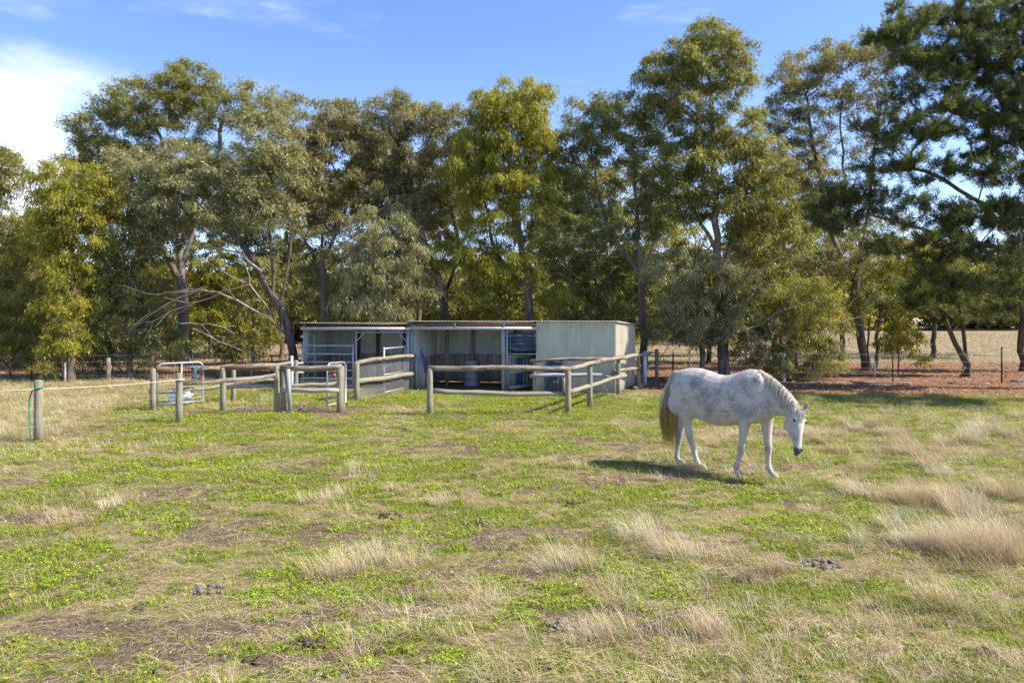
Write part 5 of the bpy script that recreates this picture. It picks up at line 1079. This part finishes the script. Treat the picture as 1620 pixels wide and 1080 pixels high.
tree(PT, 1528, 27.5, .17, [[(1524, 510), (1513, 470), (1500, 420)], [(1524, 575), (1508, 535), (1490, 495), (1480, 470)]], [(1490, 470, 50, 18), (1540, 478, 45, 16), (1455, 485, 35, 14), (1510, 500, 40, 12), (1560, 500, 30, 10), (1500, 435, 45, 18), (1400, 478, 40, 14), (1440, 450, 40, 16)], L_pin, M_barkd, 'small pine with a slim leaning second stem, in front of the open dry paddock', 'pine', seed=32, style='pine', n=600, L=.15, Wd=.018, rc=.45, up=.2)
tree(PT, 1618, 30, .17, [[(1617, 500), (1614, 440), (1612, 380)]], [(1600, 440, 40, 20), (1640, 450, 40, 25), (1580, 480, 35, 14), (1620, 400, 40, 25), (1600, 350, 40, 30), (1650, 500, 30, 15)], L_pin, M_barkd, 'straight pine trunk at the right edge of the picture', 'pine', seed=33, style='pine', n=560, L=.15, Wd=.018)
# fuller trees behind the front row
def back(i, base, Y, lobes, lm, label, n=210, bk=M_barkd, name=GT, cat='tree', **k):
    tp_ = min(l[1] for l in lobes)+25; cxx = sum(l[0] for l in lobes)/len(lobes)
    return tree(name, base, Y, .16, [[(base+3, (tp_+560)/2), ((base+cxx)/2, tp_)]], lobes, lm, bk, label, cat, seed=50+i, n=n, L=.2, Wd=.05, rc=.62, group='gum trees standing behind the front row', **k)
back(1, 40, 36, [(10, 500, 60, 35), (60, 430, 50, 50), (30, 540, 50, 20)], L_yel, 'pale yellow green gum low behind the far left tree')
back(2, 355, 40, [(330, 420, 45, 45), (370, 460, 45, 45), (300, 460, 40, 45), (340, 500, 60, 30), (250, 440, 30, 40)], L_yel, 'sunlit yellow green tree seen through the limbs of the leaning gum')
back(3, 400, 33, [(400, 500, 45, 35), (430, 440, 35, 45), (390, 545, 50, 22), (350, 550, 30, 20)], L_olv, 'dark green shrubby gum behind the post and rail fence, left of the shed')
back(4, 580, 36, [(540, 440, 50, 45), (590, 490, 60, 30), (530, 490, 40, 25), (620, 430, 40, 40)], L_olv, 'dark gum low behind the left stalls and the pale silvery gum')
back(5, 740, 37, [(680, 450, 45, 40), (730, 480, 60, 28), (660, 400, 40, 40), (780, 490, 40, 22)], L_olv, 'olive gum seen low behind the middle of the shed roof')
back(6, 905, 36, [(870, 330, 30, 50), (890, 380, 45, 40), (960, 350, 50, 25), (860, 480, 50, 30), (920, 500, 40, 20)], L_olv, 'olive gum between the yellow green weeping gum and the flat topped one')
back(7, 1000, 38, [(960, 460, 50, 35), (1010, 500, 50, 30), (1050, 440, 45, 45), (1080, 390, 35, 40)], L_yel, 'sunlit yellow green tree behind the dark bushy gum above the shed end')
back(8, 1225, 35, [(1200, 430, 45, 45), (1230, 480, 50, 35), (1270, 400, 45, 40), (1170, 400, 40, 40)], L_olv, 'dark gum between the tallest gum and the forked one')
back(9, 1330, 37, [(1320, 450, 40, 40), (1350, 490, 35, 25), (1290, 470, 40, 35)], L_yel, 'bright gum low behind the fork of the open crowned gum')
back(10, 240, 38, [(160, 470, 50, 45), (120, 520, 50, 35), (210, 520, 50, 30), (90, 470, 40, 40)], L_olv, 'olive gum behind the yellow green bushy tree at the left')
back(11, 1475, 40, [(1440, 430, 50, 30), (1500, 440, 50, 25), (1560, 430, 50, 30), (1600, 450, 40, 25), (1480, 385, 60, 30, 0, .7)], L_olv, 'dull green gum seen behind the small slim pine')
back(13, 1120, 36, [(1090, 420, 50, 40), (1140, 470, 50, 35), (1100, 500, 50, 30), (1180, 340, 35, 40), (1060, 350, 40, 40)], L_olv, 'olive gum closing the view just left of the tallest trunk')
back(14, 1420, 44, [(1390, 440, 50, 30), (1450, 470, 40, 22), (1530, 470, 60, 25), (1350, 400, 40, 30), (1600, 480, 40, 20)], L_grn, 'dark gum low behind the sapling and the small pine')
back(15, 780, 42, [(700, 340, 60, 50), (830, 400, 60, 50), (900, 300, 40, 45), (760, 450, 60, 30)], L_grn, 'dark tree filling in behind the yellow green weeping gum')
back(16, 460, 42, [(420, 400, 50, 40), (470, 470, 50, 30), (500, 330, 50, 50), (380, 350, 40, 40)], L_grn, 'dark tree filling in behind the leaning gum')
back(17, 300, 44, [(250, 330, 60, 45), (330, 350, 60, 45), (400, 320, 50, 45), (350, 280, 50, 40), (180, 350, 50, 50)], L_olv, 'tall olive gum filling in behind the stout straight trunk')
back(18, 25, 33, [(20, 420, 40, 50), (60, 370, 35, 35), (55, 480, 45, 45), (10, 560, 50, 18)], L_grn, 'dark gum tucked between the far left tree and the bright bushy one')
back(19, 925, 41, [(925, 290, 50, 45), (985, 290, 45, 40), (880, 310, 35, 45), (945, 350, 60, 40), (1040, 330, 40, 40)], L_olv, 'tall olive gum filling in behind the flat topped dark green one')
back(20, 1235, 42, [(1225, 290, 40, 45), (1275, 330, 45, 45), (1210, 360, 45, 40), (1320, 360, 40, 35), (1285, 270, 30, 35, 0, .6)], L_brn, 'tall bronze gum behind the gap right of the tallest one')
back(21, 445, 40, [(455, 290, 50, 45), (520, 310, 50, 45), (580, 280, 40, 45), (400, 260, 45, 40)], L_olv, 'tall olive gum filling in behind the left end of the shed')
back(12, 660, 33, [(600, 250, 40, 50, 1), (560, 200, 35, 35, 1), (650, 290, 50, 45, 1), (730, 300, 40, 60, 1)], L_brn, 'tall olive gum closing the gap behind the broad bronze one')
# distant wood beyond the far paddock
def farwood(name, x0, x1, Y0, Y1, n, h0, h1, mat, label, seed):
    g = np.random.default_rng(seed); V = []; Rn = []; 
    for k in range(n):
        x = g.uniform(x0, x1); y = g.uniform(Y0, Y1); h = g.uniform(h0, h1); m_ = 650; rr_ = h*.42
        v = g.standard_normal((m_, 3)); v /= np.linalg.norm(v, axis=1)[:, None]; v *= (g.random(m_)**.35)[:, None]; lob = g.normal(0, .33, (5, 3)); v = v*.62+lob[g.integers(0, 5, m_)]
        p = np.array([x, y, h*.47])+v*[rr_, rr_, h*.5]; p[:, 2] = np.maximum(p[:, 2], .2); s = h*.05
        a = g.standard_normal((m_, 3)); a /= np.linalg.norm(a, axis=1)[:, None]; b = np.cross(a, g.standard_normal((m_, 3))); b /= np.linalg.norm(b, axis=1)[:, None]
        V.append(np.stack([p-a*s, p-b*s*.6, p+a*s, p+b*s*.6], 1)); Rn.append(np.clip(.4+g.normal(0, .15)+.2*g.standard_normal(m_), 0, 1))
    V = np.concatenate(V); Rn = np.concatenate(Rn)
    return tag(mesh(name, V.reshape(-1, 3), np.arange(len(V)*4).reshape(-1, 4), mat, attrs={'rnd': ('FACE', 'FLOAT', Rn)}), label, 'woodland', kind='stuff')
farwood('distant_woodland', -190, 220, 135, 185, 330, 10, 19, L_grn, 'distant dark line of trees beyond the dry paddock', 5)
farwood('scrub', -75, 8, 46, 75, 120, 3.5, 9, L_olv, 'low scrub seen between the trunks left of and behind the shed', 6)
farwood('scrub', 6, 30, 60, 95, 30, 4, 8, L_yel, 'low olive scrub behind the shed end and the horse', 8)
